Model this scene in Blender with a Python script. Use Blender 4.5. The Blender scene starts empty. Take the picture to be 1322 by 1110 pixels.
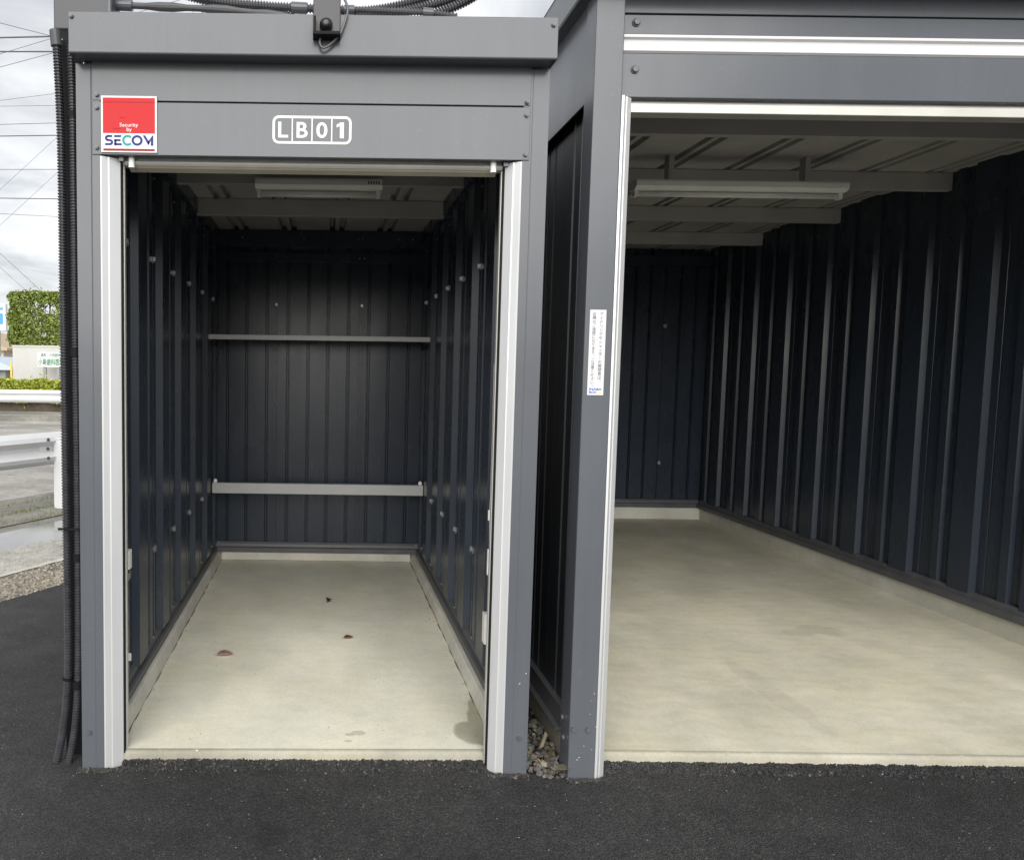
import bpy, bmesh, math, random
from mathutils import Vector, Matrix
import numpy as np

random.seed(7)
sc = bpy.context.scene
R = math.radians

# ------------------------------------------------------------------ camera
EYE = 1.5
PITCH, ROLL = R(4.23), R(0.78)
cam_d = bpy.data.cameras.new('camera')
cam_d.sensor_fit = 'HORIZONTAL'
cam_d.sensor_width = 36.0
cam_d.lens = 36.0 * 1000.0 / 1322.0
cam_d.shift_x = (661.0 - 416.5) / 1322.0
cam_d.clip_start = 0.05
cam_d.clip_end = 2000
cam = bpy.data.objects.new('camera', cam_d)
sc.collection.objects.link(cam)
F_ = Vector((0, math.cos(PITCH), -math.sin(PITCH)))
R0 = Vector((1, 0, 0))
U0 = Vector((0, math.sin(PITCH), math.cos(PITCH)))
RX = R0 * math.cos(ROLL) + U0 * math.sin(ROLL)
UX = U0 * math.cos(ROLL) - R0 * math.sin(ROLL)
m = Matrix((RX, UX, -F_)).transposed().to_4x4()
m.translation = Vector((0, 0, EYE))
cam.matrix_world = m
sc.camera = cam

# ------------------------------------------------------------------ world: overcast sky
SUN_EL, SUN_ROT = R(31), R(185)
w = bpy.data.worlds.new('World')
sc.world = w
w.use_nodes = True
nt = w.node_tree
nt.nodes.clear()
N = nt.nodes.new
L = nt.links.new
out = N('ShaderNodeOutputWorld')
bg_sky = N('ShaderNodeBackground')
bg_cl = N('ShaderNodeBackground')
mixs = N('ShaderNodeMixShader')
sky = N('ShaderNodeTexSky')
sky.sky_type = 'NISHITA'
sky.sun_disc = False
sky.sun_elevation = SUN_EL
sky.sun_rotation = SUN_ROT
bg_sky.inputs['Strength'].default_value = 0.06
L(sky.outputs[0], bg_sky.inputs['Color'])
tc = N('ShaderNodeTexCoord')
sep = N('ShaderNodeSeparateXYZ')
L(tc.outputs['Generated'], sep.inputs[0])
ab = N('ShaderNodeMath'); ab.operation = 'ABSOLUTE'
L(sep.outputs['Z'], ab.inputs[0])
ad = N('ShaderNodeMath'); ad.operation = 'ADD'; ad.inputs[1].default_value = 0.16
L(ab.outputs[0], ad.inputs[0])
dv = N('ShaderNodeVectorMath'); dv.operation = 'DIVIDE'
cmb = N('ShaderNodeCombineXYZ')
for i in range(3):
    L(ad.outputs[0], cmb.inputs[i])
L(tc.outputs['Generated'], dv.inputs[0])
L(cmb.outputs[0], dv.inputs[1])
nz = N('ShaderNodeTexNoise')
nz.inputs['Scale'].default_value = 1.9
nz.inputs['Detail'].default_value = 7
nz.inputs['Roughness'].default_value = 0.55
nz.inputs['Distortion'].default_value = 0.5
L(dv.outputs[0], nz.inputs['Vector'])
rmp = N('ShaderNodeValToRGB')
rmp.color_ramp.elements[0].position = 0.38
rmp.color_ramp.elements[0].color = (0.68, 0.695, 0.725, 1)
rmp.color_ramp.elements[1].position = 0.62
rmp.color_ramp.elements[1].color = (1.10, 1.10, 1.09, 1)
L(nz.outputs['Fac'], rmp.inputs[0])
L(rmp.outputs[0], bg_cl.inputs['Color'])
bg_cl.inputs['Strength'].default_value = 0.36
mixs.inputs[0].default_value = 0.9
L(bg_sky.outputs[0], mixs.inputs[1])
L(bg_cl.outputs[0], mixs.inputs[2])
L(mixs.outputs[0], out.inputs['Surface'])

# ------------------------------------------------------------------ sun (diffuse, behind cloud) and exposure
sd = bpy.data.lights.new('sun', 'SUN')
sd.energy = 1.5
sd.angle = R(62)
sd.color = (1.0, 0.97, 0.92)
so = bpy.data.objects.new('sun', sd)
sc.collection.objects.link(so)
so.rotation_euler = (R(90) - SUN_EL, 0, R(-5))
so.location = (0, -5, 10)

sc.render.engine = 'CYCLES'
sc.cycles.use_denoising = True
sc.cycles.max_bounces = 10
sc.cycles.diffuse_bounces = 6
sc.cycles.glossy_bounces = 4
sc.view_settings.view_transform = 'Standard'
sc.view_settings.look = 'None'
sc.view_settings.gamma = 1
sc.view_settings.exposure = 1.5

# ------------------------------------------------------------------ pixel rays of the photograph -> points on real planes
def ray(u, v):
    return F_ + RX * ((u - 416.5) / 1000.0) - UX * ((v - 555.0) / 1000.0)
def aty(u, v, Y):
    d = ray(u, v); return Vector((0, 0, EYE)) + d * (Y / d.y)
def atz(u, v, Z=0.0):
    d = ray(u, v); return Vector((0, 0, EYE)) + d * ((Z - EYE) / d.z)

# ------------------------------------------------------------------ materials
MATS = {}
def mat(name, col, rough=0.5, metal=0.0, var=0.0, vscale=6.0, bump=0.0, bscale=80.0, spec=0.5, vstretch=(1, 1, 1), bdist=0.004):
    mt = bpy.data.materials.new(name)
    mt.use_nodes = True
    t = mt.node_tree
    b = t.nodes['Principled BSDF']
    b.inputs['Roughness'].default_value = rough
    b.inputs['Metallic'].default_value = metal
    b.inputs['Specular IOR Level'].default_value = spec
    b.inputs['Base Color'].default_value = (*col, 1)
    if var or bump:
        c = t.nodes.new('ShaderNodeTexCoord')
        mp = t.nodes.new('ShaderNodeMapping')
        mp.inputs['Scale'].default_value = vstretch
        t.links.new(c.outputs['Object'], mp.inputs['Vector'])
    if var:
        n = t.nodes.new('ShaderNodeTexNoise')
        n.inputs['Scale'].default_value = vscale
        n.inputs['Detail'].default_value = 5
        t.links.new(mp.outputs[0], n.inputs['Vector'])
        r_ = t.nodes.new('ShaderNodeValToRGB')
        r_.color_ramp.elements[0].position = 0.3
        r_.color_ramp.elements[1].position = 0.7
        r_.color_ramp.elements[0].color = (*[x * (1 - var) for x in col], 1)
        r_.color_ramp.elements[1].color = (*[min(1, x * (1 + var)) for x in col], 1)
        t.links.new(n.outputs['Fac'], r_.inputs[0])
        t.links.new(r_.outputs[0], b.inputs['Base Color'])
        mr = t.nodes.new('ShaderNodeMapRange')
        mr.inputs['To Min'].default_value = max(0.02, rough - 0.08)
        mr.inputs['To Max'].default_value = min(1, rough + 0.08)
        t.links.new(n.outputs['Fac'], mr.inputs['Value'])
        t.links.new(mr.outputs[0], b.inputs['Roughness'])
    if bump:
        n2 = t.nodes.new('ShaderNodeTexNoise')
        n2.inputs['Scale'].default_value = bscale
        n2.inputs['Detail'].default_value = 4
        t.links.new(mp.outputs[0], n2.inputs['Vector'])
        bp = t.nodes.new('ShaderNodeBump')
        bp.inputs['Strength'].default_value = bump
        bp.inputs['Distance'].default_value = bdist
        t.links.new(n2.outputs['Fac'], bp.inputs['Height'])
        t.links.new(bp.outputs[0], b.inputs['Normal'])
    MATS[name] = mt
    return mt

PAINTED = (('grey_paint', (0.094, 0.102, 0.116)), ('grey_paint_b', (0.092, 0.100, 0.113)))
mat('silver', (0.58, 0.59, 0.60), 0.38, 0.35, 0.05, 3.0, 0.02, 14.0, vstretch=(4, 4, .6))
mat('tan_seal', (0.42, 0.39, 0.31), 0.5, 0, 0.1, 8.0)
mat('aluminium', (0.55, 0.54, 0.50), 0.35, 0.3, 0.06, 8.0)
mat('dark_panel', (0.029, 0.038, 0.054), 0.27, 0.0, 0.06, 3.0, 0.05, 1.8, bdist=0.02, vstretch=(2, 2, .8), spec=0.32)
mat('dark_panel_side', (0.022, 0.024, 0.028), 0.36, 0.0, 0.12, 3.0, 0.05, 7.0)
mat('dark_rail', (0.085, 0.088, 0.095), 0.45, 0.0, 0.15, 9.0)
mat('roof_under', (0.42, 0.415, 0.40), 0.55, 0.1, 0.1, 5.0)
mat('purlin', (0.42, 0.415, 0.40), 0.5, 0.1, 0.08, 5.0)
mat('shelf_grey', (0.50, 0.50, 0.50), 0.42, 0.0, 0.05, 7.0)
mat('white_plastic', (0.84, 0.84, 0.81), 0.45, 0, 0.04, 9.0)
mat('cream_plastic', (0.86, 0.85, 0.79), 0.45, 0, 0.05, 9.0)
mat('bolt_grey', (0.10, 0.103, 0.112), 0.35, 0.2)
mat('washer', (0.05, 0.05, 0.055), 0.6)
mat('zinc', (0.45, 0.45, 0.46), 0.32, 0.8)
mat('black', (0.008, 0.008, 0.009), 0.6, spec=0.15)
mat('black_gloss', (0.015, 0.015, 0.017), 0.3)
mat('conduit', (0.034, 0.034, 0.040), 0.42, 0, 0.25, 40.0)
mat('conduit_grey', (0.060, 0.062, 0.068), 0.5, 0, 0.12, 15.0)
mat('sign_white', (0.62, 0.62, 0.63), 0.4)
mat('sign_red', (0.50, 0.012, 0.016), 0.4, 0, 0.04, 20.0, spec=0.2)
mat('sign_red_dark', (0.30, 0.008, 0.018), 0.4, spec=0.2)
mat('sign_navy', (0.015, 0.03, 0.20), 0.4, spec=0.2)
mat('sign_teal', (0.01, 0.30, 0.28), 0.4, spec=0.2)
mat('text_white', (0.72, 0.72, 0.72), 0.4)
mat('text_black', (0.025, 0.025, 0.03), 0.5)
mat('text_green', (0.005, 0.20, 0.08), 0.6, spec=0.2)
mat('text_blue', (0.02, 0.10, 0.42), 0.45)
mat('text_yellow', (0.75, 0.55, 0.05), 0.45)
mat('guard_white', (0.58, 0.59, 0.60), 0.5, 0, 0.07, 1.5)
mat('wall_cream', (0.50, 0.50, 0.475), 0.8, 0, 0.06, 1.2)
mat('house_cream', (0.55, 0.50, 0.42), 0.8, 0, 0.05, 1.0)
mat('roof_tan', (0.42, 0.33, 0.22), 0.75, 0, 0.12, 3.0)
mat('house_grey', (0.30, 0.30, 0.30), 0.8, 0, 0.1, 1.0)
mat('roof_blue', (0.48, 0.55, 0.66), 0.6, 0, 0.05, 2.0)
mat('glass_dark', (0.05, 0.06, 0.07), 0.08)
mat('orange', (0.75, 0.16, 0.04), 0.5)
mat('yellow', (0.75, 0.5, 0.05), 0.5)
mat('sign_blue', (0.05, 0.30, 0.62), 0.4)
mat('wire', (0.09, 0.09, 0.10), 0.6)
mat('bark', (0.10, 0.08, 0.06), 0.9, 0, 0.2, 8.0)
mat('joint_dirt', (0.16, 0.14, 0.10), 0.95, 0, 0.3, 30.0)
mat('leaf_red', (0.40, 0.23, 0.19), 0.6, 0, 0.3, 60.0)
mat('leaf_brown', (0.14, 0.09, 0.03), 0.6, 0, 0.4, 80.0)
mat('leaf_dark', (0.03, 0.022, 0.012), 0.6, 0, 0.4, 80.0)
mat('stick', (0.15, 0.13, 0.085), 0.8, 0, 0.25, 40.0)

def foliage(name, a, b_):
    mt = bpy.data.materials.new(name); mt.use_nodes = True
    t = mt.node_tree; p = t.nodes['Principled BSDF']
    g = t.nodes.new('ShaderNodeNewGeometry')
    r_ = t.nodes.new('ShaderNodeValToRGB')
    r_.color_ramp.elements[0].color = (*a, 1)
    r_.color_ramp.elements[1].color = (*b_, 1)
    t.links.new(g.outputs['Random Per Island'], r_.inputs[0])
    t.links.new(r_.outputs[0], p.inputs['Base Color'])
    p.inputs['Roughness'].default_value = 0.5
    MATS[name] = mt
foliage('hedge_leaf', (0.06, 0.10, 0.02), (0.30, 0.36, 0.07))
foliage('low_hedge_leaf', (0.14, 0.19, 0.02), (0.46, 0.48, 0.05))
foliage('grass_leaf', (0.09, 0.12, 0.03), (0.25, 0.24, 0.08))
def islandmat(name, cols, rough=0.9):
    mt = bpy.data.materials.new(name); mt.use_nodes = True
    t = mt.node_tree; p = t.nodes['Principled BSDF']
    g = t.nodes.new('ShaderNodeNewGeometry')
    r_ = t.nodes.new('ShaderNodeValToRGB')
    e = r_.color_ramp.elements
    while len(e) < len(cols): e.new(0.5)
    for i, c in enumerate(cols):
        e[i].position = i / (len(cols) - 1); e[i].color = (*c, 1)
    t.links.new(g.outputs['Random Per Island'], r_.inputs[0])
    t.links.new(r_.outputs[0], p.inputs['Base Color'])
    p.inputs['Roughness'].default_value = rough
    MATS[name] = mt
islandmat('stones', [(0.06, 0.058, 0.052), (0.17, 0.165, 0.155), (0.10, 0.10, 0.105), (0.25, 0.225, 0.17), (0.12, 0.115, 0.11), (0.05, 0.045, 0.035)])
islandmat('litter', [(0.06, 0.035, 0.015), (0.16, 0.10, 0.04), (0.24, 0.17, 0.08), (0.09, 0.06, 0.03)])
islandmat('crumbs', [(0.022, 0.022, 0.024), (0.05, 0.048, 0.045), (0.03, 0.03, 0.032), (0.055, 0.052, 0.048), (0.03, 0.03, 0.03), (0.16, 0.14, 0.11)])
islandmat('pebbles', [(0.16, 0.14, 0.11), (0.34, 0.30, 0.24), (0.24, 0.22, 0.19), (0.44, 0.40, 0.33)])

def nodes_of(name):
    mt = bpy.data.materials.new(name); mt.use_nodes = True
    MATS[name] = mt
    t = mt.node_tree
    p = t.nodes['Principled BSDF']
    c = t.nodes.new('ShaderNodeTexCoord')
    return mt, t, p, c
def noise(t, c, scale, detail=4, rough=0.5, out_='Object'):
    n = t.nodes.new('ShaderNodeTexNoise')
    n.inputs['Scale'].default_value = scale
    n.inputs['Detail'].default_value = detail
    n.inputs['Roughness'].default_value = rough
    t.links.new(c.outputs[out_], n.inputs['Vector'])
    return n
def ramp(t, src, stops):
    r_ = t.nodes.new('ShaderNodeValToRGB')
    e = r_.color_ramp.elements
    while len(e) < len(stops): e.new(0.5)
    for i, (pos, col) in enumerate(stops):
        e[i].position = pos; e[i].color = (*col, 1) if len(col) == 3 else col
    t.links.new(src, r_.inputs[0])
    return r_
def mixc(t, fac, a, b_, mode='MIX'):
    mx = t.nodes.new('ShaderNodeMix'); mx.data_type = 'RGBA'; mx.blend_type = mode
    if isinstance(fac, (int, float)): mx.inputs[0].default_value = fac
    else: t.links.new(fac, mx.inputs[0])
    for s, x in ((6, a), (7, b_)):
        if isinstance(x, tuple): mx.inputs[s].default_value = (*x, 1)
        else: t.links.new(x, mx.inputs[s])
    return mx.outputs[2]
def mth(t, op, a, b_=None):
    q = t.nodes.new('ShaderNodeMath'); q.operation = op
    for i, x in enumerate((a, b_)):
        if x is None: continue
        if isinstance(x, (int, float)): q.inputs[i].default_value = x
        else: t.links.new(x, q.inputs[i])
    return q.outputs[0]
def bump(t, p, h, s, d):
    bp = t.nodes.new('ShaderNodeBump')
    bp.inputs['Strength'].default_value = s; bp.inputs['Distance'].default_value = d
    t.links.new(h, bp.inputs['Height']); t.links.new(bp.outputs[0], p.inputs['Normal'])

def painted(name, col):
    mt, t, p, c = nodes_of(name)
    def str_noise(sc_, detail, scale):
        mp = t.nodes.new('ShaderNodeMapping'); mp.inputs['Scale'].default_value = sc_
        t.links.new(c.outputs['Object'], mp.inputs['Vector'])
        n = t.nodes.new('ShaderNodeTexNoise'); n.inputs['Scale'].default_value = scale; n.inputs['Detail'].default_value = detail; n.inputs['Roughness'].default_value = .6
        t.links.new(mp.outputs[0], n.inputs['Vector']); return n
    base = ramp(t, noise(t, c, 2.2, 5).outputs['Fac'], [(0.3, tuple(x * .94 for x in col)), (0.7, tuple(x * 1.05 for x in col))]).outputs[0]
    st = ramp(t, str_noise((14, 14, .5), 4, 2.0).outputs['Fac'], [(0.35, (.98, .98, .98)), (0.52, (1, 1, 1)), (0.72, (1.03, 1.03, 1.028))]).outputs[0]
    base = mixc(t, 1.0, base, st, 'MULTIPLY')
    dust = ramp(t, noise(t, c, 38, 6, .7).outputs['Fac'], [(0.60, (0, 0, 0)), (0.80, (.10, .10, .10))]).outputs[0]
    base = mixc(t, dust, base, (.38, .37, .34))
    t.links.new(base, p.inputs['Base Color'])
    t.links.new(ramp(t, str_noise((3, 3, 1), 5, 2.0).outputs['Fac'], [(0.3, (.19,) * 3), (0.7, (.25,) * 3)]).outputs[0], p.inputs['Roughness'])
    p.inputs['Specular IOR Level'].default_value = 0.42
    h = mth(t, 'ADD', noise(t, c, 3.2, 2).outputs['Fac'], mth(t, 'MULTIPLY', noise(t, c, 220, 2).outputs['Fac'], .006))
    bump(t, p, h, 0.07, 0.02)
for _n, _c in PAINTED: painted(_n, _c)
def asphalt(name, dark, light, chip, chipamt, spots=(), bs=0.6):
    mt, t, p, c = nodes_of(name)
    n1 = noise(t, c, 1.1, 6, 0.6)
    base = ramp(t, n1.outputs['Fac'], [(0.3, dark), (0.7, light)]).outputs[0]
    pt = ramp(t, noise(t, c, 0.45, 3, .5).outputs['Fac'], [(0.36, (.76, .76, .77)), (0.62, (1.24, 1.23, 1.21))]).outputs[0]
    base = mixc(t, 1.0, base, pt, 'MULTIPLY')
    pt2 = ramp(t, noise(t, c, 9, 5, .65).outputs['Fac'], [(0.32, (.80, .80, .80)), (0.68, (1.18, 1.18, 1.17))]).outputs[0]
    base = mixc(t, 1.0, base, pt2, 'MULTIPLY')
    v = t.nodes.new('ShaderNodeTexVoronoi'); v.inputs['Scale'].default_value = 260
    t.links.new(c.outputs['Object'], v.inputs['Vector'])
    sepc = t.nodes.new('ShaderNodeSeparateColor'); t.links.new(v.outputs['Color'], sepc.inputs[0])
    g = ramp(t, sepc.outputs[0], [(0.0, (0.45, 0.45, 0.45)), (0.55, (0.9, 0.9, 0.9)), (1.0, (1.9, 1.88, 1.84))]).outputs[0]
    col = mixc(t, 1.0, base, g, 'MULTIPLY')
    v2 = t.nodes.new('ShaderNodeTexVoronoi'); v2.inputs['Scale'].default_value = 75
    t.links.new(c.outputs['Object'], v2.inputs['Vector'])
    s2 = t.nodes.new('ShaderNodeSeparateColor'); t.links.new(v2.outputs['Color'], s2.inputs[0])
    near = mth(t, 'LESS_THAN', v2.outputs['Distance'], 0.16)
    rare = mth(t, 'GREATER_THAN', s2.outputs[1], 1.0 - chipamt)
    col = mixc(t, mth(t, 'MULTIPLY', near, rare), col, chip)
    v3 = t.nodes.new('ShaderNodeTexVoronoi'); v3.inputs['Scale'].default_value = 120
    t.links.new(c.outputs['Object'], v3.inputs['Vector'])
    s3 = t.nodes.new('ShaderNodeSeparateColor'); t.links.new(v3.outputs['Color'], s3.inputs[0])
    col = mixc(t, mth(t, 'MULTIPLY', mth(t, 'LESS_THAN', v3.outputs['Distance'], .34), mth(t, 'GREATER_THAN', s3.outputs[2], .90)), col, mixc(t, 1.0, col, (2.2, 2.15, 2.05), 'MULTIPLY'))
    for (sx, sy, rx, ry, am) in spots:      # oil drips
        sv = t.nodes.new('ShaderNodeSeparateXYZ'); t.links.new(c.outputs['Object'], sv.inputs[0])
        dx = mth(t, 'DIVIDE', mth(t, 'SUBTRACT', sv.outputs[0], sx), rx); dy = mth(t, 'DIVIDE', mth(t, 'SUBTRACT', sv.outputs[1], sy), ry)
        d2 = mth(t, 'ADD', mth(t, 'SQRT', mth(t, 'ADD', mth(t, 'MULTIPLY', dx, dx), mth(t, 'MULTIPLY', dy, dy))), mth(t, 'MULTIPLY', mth(t, 'SUBTRACT', noise(t, c, 14, 4).outputs['Fac'], .5), 1.4))
        col = mixc(t, ramp(t, d2, [(0.35, (am,) * 3), (1.0, (0, 0, 0))]).outputs[0], col, (.012, .012, .013))
    t.links.new(col, p.inputs['Base Color'])
    rr = ramp(t, noise(t, c, 2.3, 5).outputs['Fac'], [(0.3, (0.62,) * 3), (0.75, (0.86,) * 3)])
    t.links.new(rr.outputs[0], p.inputs['Roughness'])
    p.inputs['Specular IOR Level'].default_value = 0.35
    h = mth(t, 'ADD', mth(t, 'MULTIPLY', v.outputs['Distance'], 1.0), mth(t, 'MULTIPLY', noise(t, c, 60, 5, 0.65).outputs['Fac'], 1.2))
    bump(t, p, h, bs, 0.010)
asphalt('lot_asphalt', (0.027, 0.0275, 0.029), (0.043, 0.043, 0.044), (0.42, 0.40, 0.36), 0.045, [(-.165, 2.42, .07, .12, .45), (.42, 2.30, .25, .10, .2), (-1.5, 3.1, .12, .3, .25)])
asphalt('old_asphalt', (0.29, 0.28, 0.262), (0.40, 0.39, 0.362), (0.40, 0.38, 0.34), 0.05, bs=0.4)
asphalt('old_asphalt_dark', (0.15, 0.148, 0.135), (0.24, 0.235, 0.21), (0.30, 0.28, 0.24), 0.05, bs=0.4)

# concrete floor, with damp stains of their own shape (object coordinates = metres)
def concrete(name, a, b_, stains=(), rough=0.55, trowel=0.018):
    mt, t, p, c = nodes_of(name)
    n1 = noise(t, c, 1.6, 7, 0.62)
    col = ramp(t, n1.outputs['Fac'], [(0.28, a), (0.72, b_)]).outputs[0]
    mp = t.nodes.new('ShaderNodeMapping'); mp.inputs['Scale'].default_value = (1.0, 0.45, 1); mp.inputs['Rotation'].default_value = (0, 0, 0.9)
    t.links.new(c.outputs['Object'], mp.inputs['Vector'])
    n2 = t.nodes.new('ShaderNodeTexNoise'); n2.inputs['Scale'].default_value = 3; n2.inputs['Detail'].default_value = 6
    t.links.new(mp.outputs[0], n2.inputs['Vector'])
    sw = ramp(t, n2.outputs['Fac'], [(0.3, (0.90, 0.90, 0.88)), (0.7, (1.04, 1.04, 1.05))]).outputs[0]
    col = mixc(t, 1.0, col, sw, 'MULTIPLY')
    yl = ramp(t, noise(t, c, 2.7, 6, .6).outputs['Fac'], [(0.42, (0, 0, 0)), (0.66, (.38, .38, .38))]).outputs[0]
    col = mixc(t, yl, col, mixc(t, 1.0, col, (1.0, .965, .83), 'MULTIPLY'))
    gy = ramp(t, noise(t, c, 5.5, 6, .65).outputs['Fac'], [(0.30, (.90, .905, .91)), (0.55, (1, 1, 1))]).outputs[0]
    col = mixc(t, 1.0, col, gy, 'MULTIPLY')
    wv = t.nodes.new('ShaderNodeTexWave'); wv.wave_type = 'RINGS'; wv.inputs['Scale'].default_value = 3.1; wv.inputs['Distortion'].default_value = 9; wv.inputs['Detail'].default_value = 4; wv.inputs['Detail Scale'].default_value = 1.7
    t.links.new(c.outputs['Object'], wv.inputs['Vector'])
    col = mixc(t, 1.0, col, ramp(t, wv.outputs['Fac'], [(0.0, (1 - trowel,) * 3), (0.5, (1, 1, 1)), (1.0, (1 + trowel * .6,) * 3)]).outputs[0], 'MULTIPLY')
    vp = t.nodes.new('ShaderNodeTexVoronoi'); vp.inputs['Scale'].default_value = 55
    t.links.new(c.outputs['Object'], vp.inputs['Vector'])
    sp = t.nodes.new('ShaderNodeSeparateColor'); t.links.new(vp.outputs['Color'], sp.inputs[0])
    pore = mth(t, 'MULTIPLY', mth(t, 'LESS_THAN', vp.outputs['Distance'], .10), mth(t, 'GREATER_THAN', sp.outputs[0], .93))
    col = mixc(t, mth(t, 'MULTIPLY', pore, .55), col, (.16, .14, .10))
    fn = ramp(t, noise(t, c, 90, 3).outputs['Fac'], [(0.3, (0.93,) * 3), (0.7, (1.05,) * 3)]).outputs[0]
    col = mixc(t, 1.0, col, fn, 'MULTIPLY')
    sepv = t.nodes.new('ShaderNodeSeparateXYZ'); t.links.new(c.outputs['Object'], sepv.inputs[0])
    wob = noise(t, c, 7, 4)
    sw_ = t.nodes.new('ShaderNodeSeparateColor'); t.links.new(wob.outputs['Color'], sw_.inputs[0])
    for am, group in stains:
        dmin = None
        for (sx, sy, rx, ry) in group:
            dx = mth(t, 'DIVIDE', mth(t, 'SUBTRACT', sepv.outputs[0], sx), rx)
            dy = mth(t, 'DIVIDE', mth(t, 'SUBTRACT', sepv.outputs[1], sy), ry)
            d2 = mth(t, 'SQRT', mth(t, 'ADD', mth(t, 'MULTIPLY', dx, dx), mth(t, 'MULTIPLY', dy, dy)))
            if dmin is None: dmin = d2
            else:
                q = t.nodes.new('ShaderNodeMath'); q.operation = 'SMOOTH_MIN'; q.inputs[2].default_value = 0.35
                t.links.new(dmin, q.inputs[0]); t.links.new(d2, q.inputs[1]); dmin = q.outputs[0]
        dmin = mth(t, 'ADD', dmin, mth(t, 'MULTIPLY', mth(t, 'SUBTRACT', wob.outputs['Fac'], 0.5), 0.9))
        k = ramp(t, dmin, [(0.78, (am,) * 3), (0.98, (0, 0, 0))]).outputs[0]
        col = mixc(t, k, col, mixc(t, 1.0, col, (0.50, 0.48, 0.43), 'MULTIPLY'))
    t.links.new(col, p.inputs['Base Color'])
    rr = ramp(t, noise(t, c, 3, 4).outputs['Fac'], [(0.3, (rough - .12,) * 3), (0.7, (rough + .1,) * 3)])
    t.links.new(rr.outputs[0], p.inputs['Roughness'])
    h = mth(t, 'ADD', n1.outputs['Fac'], mth(t, 'MULTIPLY', noise(t, c, 120, 3).outputs['Fac'], 0.08))
    bump(t, p, h, 0.12, 0.01)
concrete('concrete_floor', (0.735, 0.715, 0.60), (0.845, 0.825, 0.70),
         [(.85, [(0.615, 3.06, 0.075, 0.105), (0.665, 3.13, 0.05, 0.17), (0.675, 3.28, 0.025, 0.12), (0.67, 2.99, .05, .06)]), (.55, [(0.16, 3.035, 0.034, 0.024), (0.125, 3.02, 0.022, 0.016)]), (.5, [(0.118, 2.965, .018, .012)])])
concrete('concrete_floor_b', (0.55, 0.525, 0.42), (0.74, 0.705, 0.575), [(.16, [(2.1, 3.5, .07, .5)]), (.2, [(2.9, 4.4, .16, .10), (2.75, 4.35, .1, .06)])], trowel=0.035)
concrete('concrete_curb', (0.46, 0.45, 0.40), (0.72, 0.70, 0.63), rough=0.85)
concrete('concrete_nose', (0.26, 0.248, 0.20), (0.46, 0.44, 0.365), rough=0.85)  # floor concrete darkened: shade painted onto the slabs' sunlit front edge
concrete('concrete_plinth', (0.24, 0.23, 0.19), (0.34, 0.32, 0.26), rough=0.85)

# old gutter concrete with exposed aggregate
def aggregate():
    mt, t, p, c = nodes_of('aggregate')
    v = t.nodes.new('ShaderNodeTexVoronoi'); v.inputs['Scale'].default_value = 42
    t.links.new(c.outputs['Object'], v.inputs['Vector'])
    s = t.nodes.new('ShaderNodeSeparateColor'); t.links.new(v.outputs['Color'], s.inputs[0])
    col = ramp(t, s.outputs[0], [(0, (0.10, 0.095, 0.08)), (0.4, (0.22, 0.20, 0.17)), (0.8, (0.33, 0.30, 0.25)), (1, (0.46, 0.43, 0.37))]).outputs[0]
    n1 = ramp(t, noise(t, c, 2.2, 5).outputs['Fac'], [(0.35, (0.7,) * 3), (0.65, (1.2, 1.17, 1.1))]).outputs[0]
    t.links.new(mixc(t, 1.0, col, n1, 'MULTIPLY'), p.inputs['Base Color'])
    p.inputs['Roughness'].default_value = 0.9
    bump(t, p, v.outputs['Distance'], 0.8, 0.012)
aggregate()

# wet pavement: the water film is glossy, its shape broken up by noise
def wetpave():
    mt, t, p, c = nodes_of('wet_pavement')
    n1 = noise(t, c, 2.6, 6, 0.6)
    wet = ramp(t, n1.outputs['Fac'], [(0.30, (0, 0, 0)), (0.38, (1, 1, 1))]).outputs[0]
    col = ramp(t, noise(t, c, 40, 4).outputs['Fac'], [(0.3, (0.15, 0.147, 0.14)), (0.7, (0.24, 0.235, 0.22))]).outputs[0]
    t.links.new(mixc(t, wet, col, (0.26, 0.26, 0.255)), p.inputs['Base Color'])
    t.links.new(ramp(t, wet, [(0, (0.85,) * 3), (1, (0.05,) * 3)]).outputs[0], p.inputs['Roughness'])
    p.inputs['Specular IOR Level'].default_value = 0.6
wetpave()

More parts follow.
